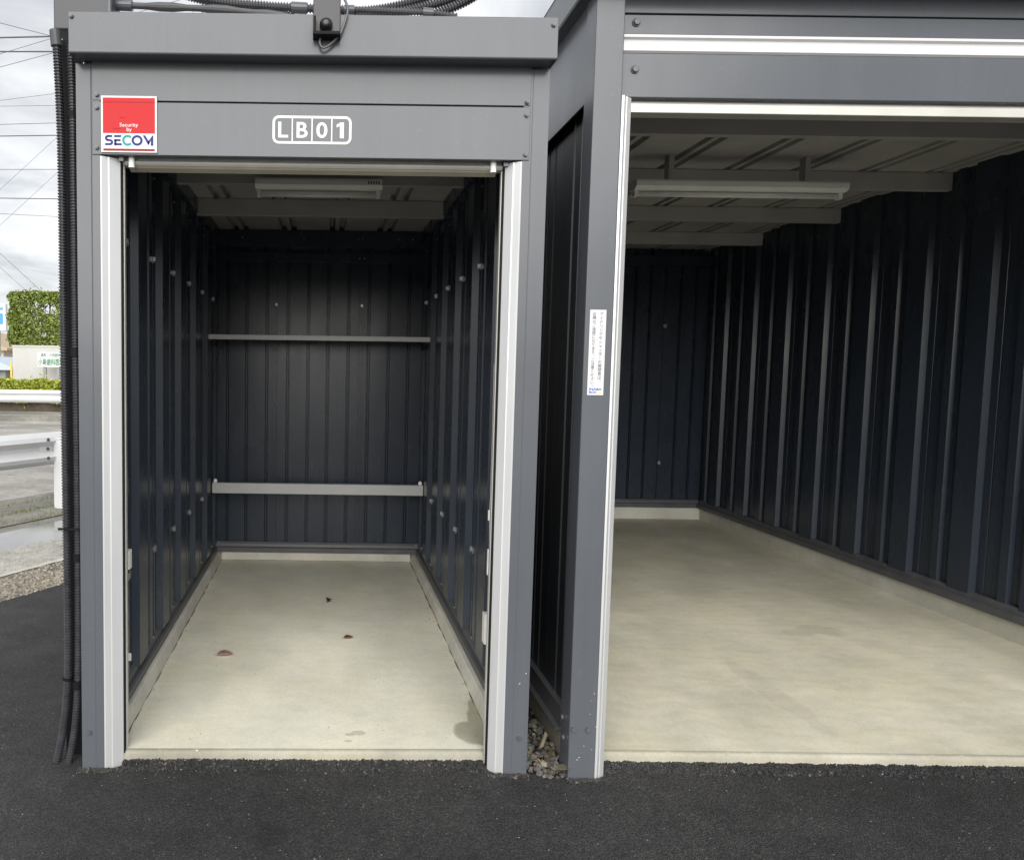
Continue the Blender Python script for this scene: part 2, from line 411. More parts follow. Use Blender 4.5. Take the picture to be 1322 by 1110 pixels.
# ------------------------------------------------------------------ mesh helpers
ROOT = {}
class MB:
    def __init__(s): s.v = []; s.f = []
    def add(s, vs, fs):
        o = len(s.v); s.v += [tuple(x) for x in vs]; s.f += [tuple(i + o for i in f) for f in fs]; return s
    def box(s, x0, x1, y0, y1, z0, z1):
        return s.add([(x0, y0, z0), (x1, y0, z0), (x1, y1, z0), (x0, y1, z0), (x0, y0, z1), (x1, y0, z1), (x1, y1, z1), (x0, y1, z1)],
                     [(0, 3, 2, 1), (4, 5, 6, 7), (0, 1, 5, 4), (1, 2, 6, 5), (2, 3, 7, 6), (3, 0, 4, 7)])
    def prism(s, pts, axis, a, b):
        """closed polygon pts (2-D) extruded along axis between a and b: 'z': (x,y); 'x': (y,z); 'y': (x,z)"""
        def P(p, t):
            return (p[0], p[1], t) if axis == 'z' else (t, p[0], p[1]) if axis == 'x' else (p[0], t, p[1])
        n = len(pts)
        vs = [P(p, a) for p in pts] + [P(p, b) for p in pts]
        return s.add(vs, [(i, (i + 1) % n, (i + 1) % n + n, i + n) for i in range(n)] + [tuple(range(n))[::-1], tuple(range(n, 2 * n))])
    def tube(s, path, r, seg=10, rfun=None, cap=True):
        path = [Vector(p) for p in path]
        T = [(path[min(i + 1, len(path) - 1)] - path[max(i - 1, 0)]).normalized() for i in range(len(path))]
        up = Vector((0, 0, 1)) if abs(T[0].z) < 0.9 else Vector((0, 1, 0))
        nrm = (up - T[0] * up.dot(T[0])).normalized()
        vs = []
        for i, p in enumerate(path):
            nrm = (nrm - T[i] * nrm.dot(T[i])).normalized()
            b = T[i].cross(nrm)
            rr = rfun(i) if rfun else r
            for k in range(seg):
                a = 2 * math.pi * k / seg
                vs.append(p + (nrm * math.cos(a) + b * math.sin(a)) * rr)
        fs = []
        for i in range(len(path) - 1):
            for k in range(seg):
                k2 = (k + 1) % seg
                fs.append((i * seg + k, i * seg + k2, (i + 1) * seg + k2, (i + 1) * seg + k))
        if cap:
            fs.append(tuple(range(seg))[::-1]); fs.append(tuple(range((len(path) - 1) * seg, len(path) * seg)))
        return s.add(vs, fs)
    def mesh(s, name, material, off=(0, 0, 0), smooth=False):
        me = bpy.data.meshes.new(name)
        me.from_pydata([(x - off[0], y - off[1], z - off[2]) for x, y, z in s.v], [], s.f)
        bm = bmesh.new(); bm.from_mesh(me); bmesh.ops.recalc_face_normals(bm, faces=bm.faces); bm.to_mesh(me); bm.free()
        me.materials.append(MATS[material])
        if smooth:
            for p in me.polygons: p.use_smooth = True
        return me
    def build(s, name, material, parent=None, bevel=0.0, smooth=False, origin=None):
        off = ROOT[parent.name] if parent else (origin or (0, 0, 0))
        me = s.mesh(name, material, off, smooth)
        o = bpy.data.objects.new(name, me)
        sc.collection.objects.link(o)
        if parent: o.parent = parent
        else: o.location = off
        ROOT[o.name] = Vector(off)
        if bevel:
            md = o.modifiers.new('bevel', 'BEVEL'); md.width = bevel; md.segments = 2; md.limit_method = 'ANGLE'; md.angle_limit = R(35)
        return o
def thing(name, label, cat, loc=(0, 0, 0), group=None):
    o = bpy.data.objects.new(name, None); sc.collection.objects.link(o)
    o.empty_display_size = 0.1; o.location = loc; ROOT[o.name] = Vector(loc)
    return tag(o, label, cat, group)
def tag(o, label, cat, group=None, kind=None):
    o['label'] = label; o['category'] = cat
    if group: o['group'] = group
    if kind: o['kind'] = kind
    return o
def struct(o): o['kind'] = 'structure'; return o
def inst(me, name, loc, parent, rot=(0, 0, 0)):
    o = bpy.data.objects.new(name, me); sc.collection.objects.link(o)
    o.parent = parent; o.location = Vector(loc) - ROOT[parent.name]; o.rotation_euler = rot
    ROOT[o.name] = ROOT[parent.name]
    return o
def Bx(*a): return MB().box(*a)

def text_mb(body, x0, z0, w_, h_, y, bold=0.0, depth=0.0008, keep=False):
    """lettering in the plane facing -y, fitted into a box (x0,z0,w,h)"""
    cu = bpy.data.curves.new('lettering', 'FONT'); cu.body = body; cu.size = 1.0; cu.offset = bold; cu.resolution_u = 4; cu.fill_mode = 'FRONT'
    ob = bpy.data.objects.new('lettering_tmp', cu); sc.collection.objects.link(ob)
    dg = bpy.context.evaluated_depsgraph_get()
    me = bpy.data.meshes.new_from_object(ob.evaluated_get(dg))
    vs = [tuple(v.co) for v in me.vertices]; fs = [tuple(p.vertices) for p in me.polygons]
    bpy.data.objects.remove(ob); bpy.data.meshes.remove(me); bpy.data.curves.remove(cu)
    xs = [v[0] for v in vs]; ys = [v[1] for v in vs]
    ax, bx_, ay, by = min(xs), max(xs), min(ys), max(ys)
    if keep:   # character cell: 1 em square
        s = h_
        pts = [(x0 + v[0] * s, y, z0 + v[1] * s) for v in vs]
    else:
        sx = w_ / (bx_ - ax); sz = h_ / (by - ay)
        pts = [(x0 + (v[0] - ax) * sx, y, z0 + (v[1] - ay) * sz) for v in vs]
    return MB().add(pts, fs)
def poly_y(mb, pts, y):
    return mb.add([(p[0], y, p[1]) for p in pts], [tuple(range(len(pts)))])
def plate_y(mb, pts, y0, y1):
    return mb.prism(pts, 'y', y0, y1)
def rrect(x0, x1, z0, z1, r, n=6):
    out_ = []
    for cx_, cz_, a0 in ((x1 - r, z0 + r, -90), (x1 - r, z1 - r, 0), (x0 + r, z1 - r, 90), (x0 + r, z0 + r, 180)):
        for i in range(n + 1):
            a = R(a0 + 90 * i / n); out_.append((cx_ + r * math.cos(a), cz_ + r * math.sin(a)))
    return out_
def ring_y(mb, outer, inner, y):
    n = len(outer)
    return mb.add([(p[0], y, p[1]) for p in outer] + [(p[0], y, p[1]) for p in inner], [(i, (i + 1) % n, (i + 1) % n + n, i + n) for i in range(n)])

# ------------------------------------------------------------------ ground
GD = Vector((0.47, 0.883, 0)).normalized()      # direction of the kerb line left of the lot
GN = Vector((-0.883, 0.47, 0)).normalized()     # across it, away from the lot
G0 = Vector((-2.06, 4.90, 0))
def gp(t, o, z): p = G0 + GD * t + GN * o; return (p.x, p.y, z)
def strip(name, o0, o1, z, material, t0=-40, t1=60, jag=0.0, n=200):
    vs, fs = [], []
    for i in range(n + 1):
        # finer near the camera
        t = t0 + (t1 - t0) * i / n
        j0 = random.uniform(-jag, jag); j1 = random.uniform(-jag, jag)
        vs += [gp(t, o0 + j0, z), gp(t, o1 + j1, z)]
        if i: fs.append((2 * i - 2, 2 * i, 2 * i + 1, 2 * i - 1))
    return struct(MB().add(vs, fs).build(name, material))
# old road surface, one sheet to the horizon
struct(MB().add([(-900, -300, -0.03), (900, -300, -0.03), (900, 1500, -0.03), (-900, 1500, -0.03)], [(0, 1, 2, 3)]).build('ground', 'old_asphalt'))
# the lot: dark fresh asphalt, with gentle unevenness, bounded by the kerb line
def lot():
    nx, ny = 90, 90
    vs, fs = [], []
    for j in range(ny + 1):
        y = -6 + 40 * (j / ny) ** 1.5
        e = G0 + GD * ((y - G0.y) / GD.y)
        xl = e.x + random.uniform(-.012, .012)
        for i in range(nx + 1):
            k = i / nx
            x = xl + (25 - xl) * k ** 1.4
            z = 0.004 * math.sin(x * 2.1 + 1.3 * math.sin(y * 1.7)) * math.sin(y * 1.9 + .7) + 0.002 * math.sin(x * 9 + y * 5)
            vs.append((x, y, z - 0.003))
        if j:
            for i in range(nx):
                a = (j - 1) * (nx + 1) + i
                fs.append((a, a + 1, a + nx + 2, a + nx + 1))
    return struct(MB().add(vs, fs).build('asphalt_lot', 'lot_asphalt', smooth=True))
lot()
strip('gutter', 0.0, 0.50, -0.010, 'aggregate', jag=0.012, n=900)
strip('gutter_edge', 0.50, 0.56, -0.002, 'concrete_curb', jag=0.010, n=900)
strip('pavement', 0.57, 1.20, -0.014, 'old_asphalt', jag=0.004)
strip('wet_pavement', 1.20, 1.80, -0.018, 'wet_pavement', jag=0.03)
strip('verge_edge', 1.77, 2.04, -0.022, 'old_asphalt_dark', jag=0.02)
strip('road_verge', 2.03, 3.25, -0.012, 'old_asphalt_dark', jag=0.02, n=300)

# slab of the small unit with low concrete curbs round its inside
D1 = 2.82
slab = MB()
slab.prism([(-0.86, 2.867), (-0.86, 6.05), (0.80, 6.05), (0.80, 2.907)], 'z', -0.2, 0.05)
slab_o = struct(slab.build('floor_slab', 'concrete_floor', bevel=0.006))
def curb_bar(xo, xt, xb, ya, yb):
    # cast curb with an uneven, slightly battered inner face
    n = 60; rnd = random.Random(int(abs(xt) * 1000)); vs, fs = [], []
    jt = jb = 0
    for i in range(n + 1):
        y = ya + (yb - ya) * i / n; s_ = 1 if xb > xo else -1
        jt = jt * .6 + rnd.uniform(-.002, .002); jb = jb * .8 + rnd.uniform(-.0012, .0012); jz = rnd.uniform(-.0015, .0015)
        vs += [(xo, y, 0.0), (xb + jb * s_, y, 0.03), (xb + jb * s_, y, 0.052), (xt + (jt + .004) * s_, y, .100 + jz), (xt + (jt - .004) * s_, y, .108 + jz), (xo, y, .108)]
        if i:
            o = 6 * i - 6
            for k in range(6): fs.append((o + k, o + (k + 1) % 6, o + 6 + (k + 1) % 6, o + 6 + k))
    fs += [tuple(range(6)), tuple(range(6 * n, 6 * n + 6))]
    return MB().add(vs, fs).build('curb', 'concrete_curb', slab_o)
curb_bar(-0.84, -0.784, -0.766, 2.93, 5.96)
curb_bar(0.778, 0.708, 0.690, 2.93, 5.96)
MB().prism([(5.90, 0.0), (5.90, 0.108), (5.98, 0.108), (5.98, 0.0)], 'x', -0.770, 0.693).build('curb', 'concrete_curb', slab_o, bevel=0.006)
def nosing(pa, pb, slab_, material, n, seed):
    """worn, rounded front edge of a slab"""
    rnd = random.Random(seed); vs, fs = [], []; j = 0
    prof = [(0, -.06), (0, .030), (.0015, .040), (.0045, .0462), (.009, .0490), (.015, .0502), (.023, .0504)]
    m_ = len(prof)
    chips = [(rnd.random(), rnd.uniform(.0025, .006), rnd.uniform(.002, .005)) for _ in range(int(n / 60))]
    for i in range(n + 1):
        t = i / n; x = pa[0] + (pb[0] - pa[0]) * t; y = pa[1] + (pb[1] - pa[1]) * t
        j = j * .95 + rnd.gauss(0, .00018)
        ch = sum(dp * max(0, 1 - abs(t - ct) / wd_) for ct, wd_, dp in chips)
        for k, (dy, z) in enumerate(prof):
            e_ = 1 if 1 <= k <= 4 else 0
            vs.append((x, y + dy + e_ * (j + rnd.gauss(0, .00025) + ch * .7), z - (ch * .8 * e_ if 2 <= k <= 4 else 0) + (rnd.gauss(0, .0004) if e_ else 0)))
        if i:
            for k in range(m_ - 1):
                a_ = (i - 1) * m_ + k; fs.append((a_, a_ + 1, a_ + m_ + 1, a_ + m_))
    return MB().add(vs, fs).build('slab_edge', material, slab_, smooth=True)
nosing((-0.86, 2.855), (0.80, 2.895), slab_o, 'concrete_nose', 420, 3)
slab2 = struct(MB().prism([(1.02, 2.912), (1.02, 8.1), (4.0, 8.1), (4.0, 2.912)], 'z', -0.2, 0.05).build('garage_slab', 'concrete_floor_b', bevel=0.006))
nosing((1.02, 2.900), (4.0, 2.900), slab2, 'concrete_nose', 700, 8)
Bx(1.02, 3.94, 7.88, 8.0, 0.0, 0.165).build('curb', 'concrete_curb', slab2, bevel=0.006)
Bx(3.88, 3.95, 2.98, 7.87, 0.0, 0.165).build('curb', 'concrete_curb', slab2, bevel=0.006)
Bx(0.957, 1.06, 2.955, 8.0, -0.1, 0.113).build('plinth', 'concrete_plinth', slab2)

# dirt gathered in the joint between floor and curb
def dirt(xa, xb, ya, yb, along, seed):
    rnd = random.Random(seed); vs, fs = [], []; n = 160
    for i in range(n + 1):
        t = i / n; w1 = .002 + .007 * abs(math.sin(t * 19 + seed) * math.sin(t * 47 + 1)) + rnd.uniform(0, .002)
        if along == 'y': vs += [(xa, ya + (yb - ya) * t, .0515), (xa + (w1 if xb > xa else -w1), ya + (yb - ya) * t, .0512)]
        else: vs += [(xa + (xb - xa) * t, ya, .0515), (xa + (xb - xa) * t, ya - w1, .0512)]
        if i: fs.append((2 * i - 2, 2 * i, 2 * i + 1, 2 * i - 1))
    return MB().add(vs, fs).build('joint_dirt', 'joint_dirt', slab_o)
dirt(-.7675, 0, 2.95, 5.9, 'y', 1); dirt(.6915, 0, 2.95, 5.9, 'y', 2); dirt(-.765, .69, 5.8995, 0, 'x', 3)
# ragged asphalt pushed up against the slab fronts
def fillet(name, pa, pb, hgt, wid, n, seed):
    rnd = random.Random(seed); vs, fs = [], []; m_ = 9
    for i in range(n + 1):
        t = i / n; x = pa[0] + (pb[0] - pa[0]) * t; y = pa[1] + (pb[1] - pa[1]) * t
        lump = .5 + .5 * math.sin(t * 37 + 3 * math.sin(t * 91)) * math.sin(t * 13 + seed)
        for k in range(m_):
            q_ = k / (m_ - 1); zz = hgt * (.75 + .35 * lump) * (1 - q_) ** .8 - .004 * q_
            zz += rnd.gauss(0, .0022) * (1 if k < m_ - 1 else 0)
            vs.append((x + rnd.gauss(0, .0012), y - wid * (.75 + .5 * lump) * q_ + rnd.gauss(0, .0012), zz - (.006 if k == m_ - 1 else 0)))
        if i:
            for k in range(m_ - 1):
                a = (i - 1) * m_ + k; fs.append((a, a + 1, a + m_ + 1, a + m_))
    return struct(MB().add(vs, fs).build(name, 'lot_asphalt'))
fillet('asphalt_edge', (-0.745, 2.862), (0.65, 2.897), .020, .055, 420, 2)
fillet('asphalt_edge', (1.06, 2.902), (3.84, 2.902), .018, .06, 700, 5)

# ------------------------------------------------------------------ metal wall panels
def side_profile(s0, s1, rib=0.034):
    """profile of one pressed panel, s along the wall, t into the room"""
    wd = s1 - s0
    pts = [(s0, 0.0)]
    def trap(c, hw, sl, h):
        pts.extend([(c - hw - sl, 0), (c - hw, h), (c + hw, h), (c + hw + sl, 0)])
    def v(c):
        pts.extend([(c - .006, 0), (c - .002, -.007), (c + .002, -.007), (c + .006, 0)])
    v(s0 + wd * .10); trap(s0 + wd * 0.40, wd * 0.16, 0.012, rib)
    v(s0 + wd * .66); trap(s0 + wd * 0.82, wd * 0.055, 0.010, rib * .6)
    pts.append((s1, 0.0))
    return pts
def back_profile(s0, s1, ribs):
    pts = [(s0, 0.0)]
    for c in ribs:
        if s0 + .02 < c < s1 - .02:
            pts.extend([(c - .013, 0), (c - .010, -.020), (c - .006, -.020), (c - .003, .003), (c + .003, .003), (c + .006, -.020), (c + .010, -.020), (c + .013, 0)])
    pts.append((s1, 0.0))
    return pts
def panel(name, pts, mp, z0, z1, material, parent, thick=0.024):
    """mp(s,t)->(x,y); closed sheet"""
    poly = [mp(s, t) for s, t in pts] + [mp(s, -thick) for s, t in (pts[-1], pts[0])]
    return MB().prism(poly, 'z', z0, z1).build(name, material, parent)
clip_me = MB().box(-.004, .004, -.012, .012, -.018, .018).box(-.012, .010, -.008, .008, -.006, .004).box(-.003, .014, -.022, -.014, -.01, .014).mesh('clip', 'zinc')
bolt_mb = MB()
bolt_mb.prism([(.0085 * math.cos(R(60 * i)), .0085 * math.sin(R(60 * i))) for i in range(6)], 'y', -.007, 0)
bolt_mb.prism([(.0055 * math.cos(R(45 * i)), .0055 * math.sin(R(45 * i))) for i in range(8)], 'y', -.0095, -.006)
bolt_me = bolt_mb.mesh('bolt', 'bolt_grey')
wbolt = MB()
wbolt.prism([(.0145 * math.cos(R(30 * i)), .0145 * math.sin(R(30 * i))) for i in range(12)], 'y', -.003, 0)
washer_me = wbolt.mesh('washer', 'washer')
wb2 = MB(); wb2.prism([(.010 * math.cos(R(60 * i)), .010 * math.sin(R(60 * i))) for i in range(6)], 'y', -.010, -.002)
bigbolt_me = wb2.mesh('bolt', 'grey_paint')
screw_me = MB().box(-.004, .004, -.004, .004, -.004, .004).mesh('screw', 'zinc')

# ------------------------------------------------------------------ small storage unit
U1 = thing('storage_unit', 'narrow grey steel storage unit, open and empty, with LB01 above its doorway', 'storage unit', (-0.05, 2.82, 0))
y0 = D1
WL, WR, WB = -0.842, 0.78, 5.96
# corner posts, flat with a shallow crease, and chamfered silver shutter guides
MB().prism([(-0.889, y0), (-0.838, y0), (-0.836, y0 + .0012), (-0.833, y0), (-0.805, y0), (-0.805, y0 + .05), (-0.885, y0 + .12), (-0.889, y0 + .12)], 'z', -0.03, 2.575).build('corner_post', 'grey_paint', U1)
MB().prism([(0.697, y0), (0.727, y0), (0.729, y0 + .0012), (0.732, y0), (0.786, y0), (0.786, y0 + .12), (0.782, y0 + .12), (0.697, y0 + .05)], 'z', -0.03, 2.575).build('corner_post', 'grey_paint', U1)
MB().prism([(-0.8048, y0 - .001), (-0.799, y0 - .002), (-0.780, y0 + .010), (-0.776, y0 + .0105), (-0.742, y0 + .034), (-0.742, y0 + .10), (-0.752, y0 + .10), (-0.8048, y0 + .06)], 'z', -0.02, 2.2575).build('shutter_guide', 'silver', U1)
MB().prism([(0.6968, y0 - .001), (0.691, y0 - .002), (0.672, y0 + .010), (0.668, y0 + .0105), (0.645, y0 + .034), (0.645, y0 + .10), (0.655, y0 + .10), (0.6968, y0 + .06)], 'z', -0.02, 2.2575).build('shutter_guide', 'silver', U1)
# thin black seal inside the guides
Bx(-0.7418, -0.737, y0 + .04, y0 + .07, 0.0, 2.24).build('guide_seal', 'black', U1)
Bx(0.640, 0.6448, y0 + .04, y0 + .07, 0.0, 2.24).build('guide_seal', 'black', U1)
Bx(-0.7365, -0.733, y0 + .055, y0 + .075, 0.0, 2.24).build('guide_lip', 'aluminium', U1)
Bx(0.636, 0.6395, y0 + .055, y0 + .075, 0.0, 2.24).build('guide_lip', 'aluminium', U1)
# header of two lapped panels, fascia
hl = MB().prism([(y0 - .004, 2.2615), (y0 - .004, 2.443), (y0 + .006, 2.448), (y0 + .02, 2.448), (y0 + .02, 2.2615)], 'x', -0.8315, 0.7205).build('header_panel', 'grey_paint', U1, bevel=.0015)
hu = Bx(-0.8315, 0.7205, y0 - .002, y0 + .02, 2.4497, 2.60).build('header_panel', 'grey_paint_b', U1, bevel=.0015)
fa = MB().prism([(2.742, 2.584), (2.742, 2.716), (2.750, 2.722), (2.90, 2.722), (2.90, 2.71), (2.758, 2.71), (2.758, 2.592), (2.83, 2.592), (2.83, 2.582), (2.746, 2.580)], 'x', -0.889, 0.788).build('fascia', 'grey_paint', U1, bevel=.002)
MB().box(-0.889, -0.8865, 2.7595, 2.899, 2.593, 2.709).build('fascia_end', 'grey_paint', U1)
MB().box(0.7855, 0.788, 2.7595, 2.899, 2.593, 2.709).build('fascia_end', 'grey_paint', U1)
for (u, v) in ((92, 21), (715, 32.5)):
    p = aty(u, v, 2.742); inst(bolt_me, 'bolt', p, U1)
for (u, v) in ((125, 122.5), (125, 139), (125, 190.5), (681, 132), (680, 149), (678.5, 200), (116, 944.5), (670, 952)):
    yy = y0 - .0042 if 130 < v < 300 else y0 - .002 if v < 300 else y0
    inst(bolt_me, 'bolt', aty(u, v, yy), U1)
# shutter: the bottom bar and last slat of the rolled-up curtain
sh = MB()
sh.prism([(2.86, 2.243), (2.857, 2.248), (2.860, 2.253), (2.872, 2.255), (2.872, 2.2585), (2.905, 2.2585), (2.905, 2.237), (2.866, 2.237)], 'x', -0.735, 0.638)
sbar = sh.build('shutter_bottom_bar', 'aluminium', U1, bevel=.002)
MB().prism([(2.868, 2.2365), (2.876, 2.231), (2.90, 2.222), (2.905, 2.226), (2.905, 2.2365)], 'x', -0.715, 0.618).build('shutter_lip', 'tan_seal', U1)
Bx(-0.735, 0.638, 2.875, 2.897, 2.2585, 2.45).build('shutter_curtain', 'silver', U1)
for px in (170, 637):
    c = aty(px, 210, 2.852)
    MB().prism([(c.x + .011 * math.cos(R(30 * i)), 2.852 + .011 * math.sin(R(30 * i))) for i in range(12)], 'z', 2.226, 2.262).build('rubber_stop', 'white_plastic', U1)
for px in (157, 653):
    c = aty(px, 207, 2.845)
    MB().box(c.x - .008, c.x + .008, 2.838, 2.852, 2.246, 2.260).build('guide_screw', 'bolt_grey', U1)
# walls (each pressed panel a mesh of its own)
def left_map(s, t): return (WL + t, s)
def right_map(s, t): return (WR - t, s)
def back_map(s, t): return (s, WB - t)
ys = [2.95, 3.28, 3.79, 4.29, 4.79, 5.30, 5.79, 5.962]
for a, b_ in zip(ys[:-1], ys[1:]):
    panel('wall_panel', side_profile(a + .001, b_ - .001), left_map, 0.17, 2.56, 'dark_panel', U1)
ys_r = [2.95, 3.34, 3.85, 4.35, 4.835, 5.325, 5.83, 5.962]
for a, b_ in zip(ys_r[:-1], ys_r[1:]):
    panel('wall_panel', side_profile(a + .001, b_ - .001), right_map, 0.17, 2.56, 'dark_panel', U1)
ribs = [-0.733, -0.587, -0.433, -0.273, -0.118, 0.032, 0.187, 0.342, 0.495, 0.645]
bs = [-0.842, -0.37, 0.28, 0.78]
for a, b_ in zip(bs[:-1], bs[1:]):
    panel('wall_panel', back_profile(a + .001, b_ - .001, ribs), back_map, 0.17, 2.56, 'dark_panel', U1)
# upright strips with slots over the panel joints
for x in bs[1:3]:
    st = Bx(x - .014, x + .014, WB - .016, WB + .001, 0.17, 2.3).build('slotted_upright', 'dark_panel', U1, bevel=.001)
    k = MB(); z = 0.30
    while z < 2.2:
        k.box(x - .003, x + .003, WB - .0166, WB - .012, z, z + .012); z += .105
    k.build('slots', 'black', st)['kind'] = 'stuff'
    inst(clip_me, 'wall_clip', (x + .008, WB - .02, 2.01), U1, (0, 0, R(-90))).scale = (.5, .5, .6)
for s, wx, yy_ in ((1, WL, ys[1:-1]), (-1, WR, ys_r[1:-1])):
    for y in yy_:
        x = wx + s * .001
        st = Bx(min(x, x + s * .014), max(x, x + s * .014), y - .016, y + .016, 0.17, 2.3).build('slotted_upright', 'dark_panel', U1, bevel=.001)
        k = MB(); z = 0.30
        while z < 2.2:
            xx = x + s * .0142
            k.box(min(xx, xx - s * .004), max(xx, xx - s * .004), y - .003, y + .003, z, z + .012); z += .105
        k.build('slots', 'black', st)['kind'] = 'stuff'
        for z in (2.026, 0.624):
            for dy in (-.028, .024):
                o = inst(clip_me, 'wall_clip', (x + s * (.02 if dy < 0 else .012), y + dy, z), U1, (0, 0, 0 if s > 0 else R(180)))
                o.scale = (.9, .85, .85) if dy < 0 else (.7, .7, .6)
        inst(screw_me, 'screw', (wx + s * .022, y - .06, 0.190), U1)
        inst(screw_me, 'screw', (wx + s * .03, y - .06, 2.40), U1)
# base rails
def railprof(w_):  # into the room, z
    return [(0, .1085), (w_, .1085), (w_, .142), (w_ - .008, .150), (w_ - .020, .150), (w_ - .024, .170), (w_ - .034, .186), (0, .186)]
MB().prism([(WL + a, b_) for a, b_ in railprof(.042)], 'y', 2.95, 5.90).build('base_rail', 'dark_rail', U1)
MB().prism([(WR - a, b_) for a, b_ in railprof(.050)], 'y', 2.95, 5.90).build('base_rail', 'dark_rail', U1)
MB().prism([(WB - a, b_) for a, b_ in railprof(.056)], 'x', WL, WR).build('base_rail', 'dark_rail', U1)
inst(screw_me, 'screw', (WL + .05, 5.885, .19), U1); inst(screw_me, 'screw', (WR - .05, 5.885, .19), U1)
# top rails, corner channel, roof
Bx(WL, WL + .055, 2.95, 5.9, 2.475, 2.558).build('top_rail', 'dark_panel', U1, bevel=.002)
Bx(WR - .055, WR, 2.95, 5.9, 2.475, 2.558).build('top_rail', 'dark_panel', U1, bevel=.002)
Bx(WL, WR, 5.901, 5.96, 2.44, 2.558).build('top_rail', 'dark_panel', U1, bevel=.002)
Bx(WL + .0, WR, 5.93, 5.957, 2.33, 2.40).build('wall_brace', 'dark_panel', U1, bevel=.002)
for x in (-.62, -.16, .25, .28, .55, .66): inst(screw_me, 'screw', (x, 5.898, 2.50), U1)
for x in (.262, .298): inst(screw_me, 'screw', (x, 5.927, 2.36), U1)
def roof(parent, x0, x1, ya, yb, z, pitch, hw, h, material):
    pts = [(x0, z)]; x = x0 + pitch * .6
    while x < x1 - .12:
        for xx in (x, x + .075):
            pts += [(xx - hw - .008, z), (xx - hw, z + h), (xx + hw, z + h), (xx + hw + .008, z)]
        x += pitch
    pts.append((x1, z))
    poly = pts + [(x1, z + h + .03), (x0, z + h + .03)]
    return MB().prism(poly, 'y', ya, yb).build('roof', material, parent)
roof(U1, -0.885, 0.782, 2.905, 6.0, 2.565, .36, .013, .035, 'roof_under')
def cpurlin(parent, x0, x1, y, zb, zt, material='purlin'):
    return MB().prism([(y, zb), (y, zt), (y + .045, zt), (y + .045, zt - .006), (y + .005, zt - .006), (y + .005, zb + .006), (y + .045, zb + .006), (y + .045, zb)], 'x', x0, x1).build('purlin', material, parent, bevel=.001)
cpurlin(U1, WL + .03, WR - .03, 4.17, 2.488, 2.562)
cpurlin(U1, WL + .045, WR - .045, 4.87, 2.462, 2.562)
Bx(-0.884, 0.781, 2.901, 2.9045, 2.46, 2.66).build('roof_closure', 'roof_under', U1)
# dark outer skins of the side walls, so that the unit is closed
Bx(-0.887, -0.884, 2.945, 6.0, 0.0, 2.60).build('outer_skin', 'dark_panel_side', U1)
Bx(0.781, 0.7835, 2.945, 6.0, 0.0, 2.60).build('outer_skin', 'dark_panel_side', U1)
Bx(-0.883, 0.780, 6.001, 6.012, 0.0, 2.66).build('outer_skin', 'dark_panel_side', U1)
Bx(-0.985, -0.915, 2.93, 2.965, 0.0, 2.70).build('side_channel', 'black', U1)
Bx(-0.91, -0.888, 2.93, 2.96, 0.0, 2.58).build('side_flange', 'black', U1)

# ------------------------------------------------------------------ things in and on the small unit
def text_part(body, parent, name, material, x0, z0, w_, h_, y, bold=0.0):
    return text_mb(body, x0, z0, w_, h_, y, bold).build(name, material, parent)
# number plate
YH = y0 - .0046
c0, c1 = aty(352, 150, YH), aty(453.5, 187.5, YH)
xa, xb, za, zb = c0.x, c1.x, 2.307, 2.404
plt = thing('number_plate', 'white outlined unit number LB01 on the grey header panel', 'number plate', ((xa + xb) / 2, YH, za))
plate_y(MB(), rrect(xa, xb, za, zb, .022), YH - .0008, YH).build('backing', 'grey_paint', plt)
fr = MB(); ring_y(fr, rrect(xa, xb, za, zb, .022), rrect(xa + .0085, xb - .0085, za + .0085, zb - .0085, .014), YH - .0012); fr.build('border', 'text_white', plt)
cw = (xb - xa) / 4
for i in range(1, 4):
    fr = MB(); poly_y(fr, [(xa + cw * i - .002, za + .008), (xa + cw * i + .002, za + .008), (xa + cw * i + .002, zb - .008), (xa + cw * i - .002, zb - .008)], YH - .0012); fr.build('divider', 'text_white', plt)
lb = (zb - za)
for i, (ch, fw) in enumerate((('L', .5), ('B', .56), ('0', .56), ('1', .26))):
    gx = xa + cw * i + cw / 2 + (.003 if i == 0 else -.003 if i == 3 else 0)
    if ch == '1':
        b1 = MB(); hb = cw * .10
        poly_y(b1, [(gx - hb + .004, za + lb * .22), (gx + hb + .004, za + lb * .22), (gx + hb + .004, za + lb * .78), (gx - hb + .006, za + lb * .78), (gx - hb - .008, za + lb * .70), (gx - hb - .008, za + lb * .60), (gx - hb + .004, za + lb * .66)], YH - .0012)
        b1.build('lettering', 'text_white', plt); continue
    text_part(ch, plt, 'lettering', 'text_white', gx - cw * fw / 2, za + lb * .22, cw * fw, lb * .56, YH - .0012, .016)
# security sign
YS = y0 - .0060
s0, s1 = aty(130.5, 124.5, YS), aty(203, 198, YS)
xa, xb, za, zb = s0.x, s1.x, 2.268, 2.463
SW, SH = xb - xa, zb - za
sg = thing('security_sign', 'square red and white security company plate at the corner of the header', 'sign', ((xa + xb) / 2, YS, za))
sgp = Bx(xa, xb, YS - .004, YS + .0012, za, zb).build('backing', 'sign_white', sg, bevel=.001)
q = lambda fx, fz: (xa + SW * fx, za + SH * fz)
YT = YS - .0046
def quad(name, material, fx0, fx1, fz0, fz1, y=YT):
    b_ = MB(); poly_y(b_, [q(fx0, fz0), q(fx1, fz0), q(fx1, fz1), q(fx0, fz1)], y); return b_.build(name, material, sg)
quad('red_field', 'sign_red', .035, .965, .34, .965)
quad('red_band', 'sign_red_dark', .04, .96, .027, .066)
quad('seam_crease', 'sign_red_dark', .036, .964, .880, .897, YT - .0004)
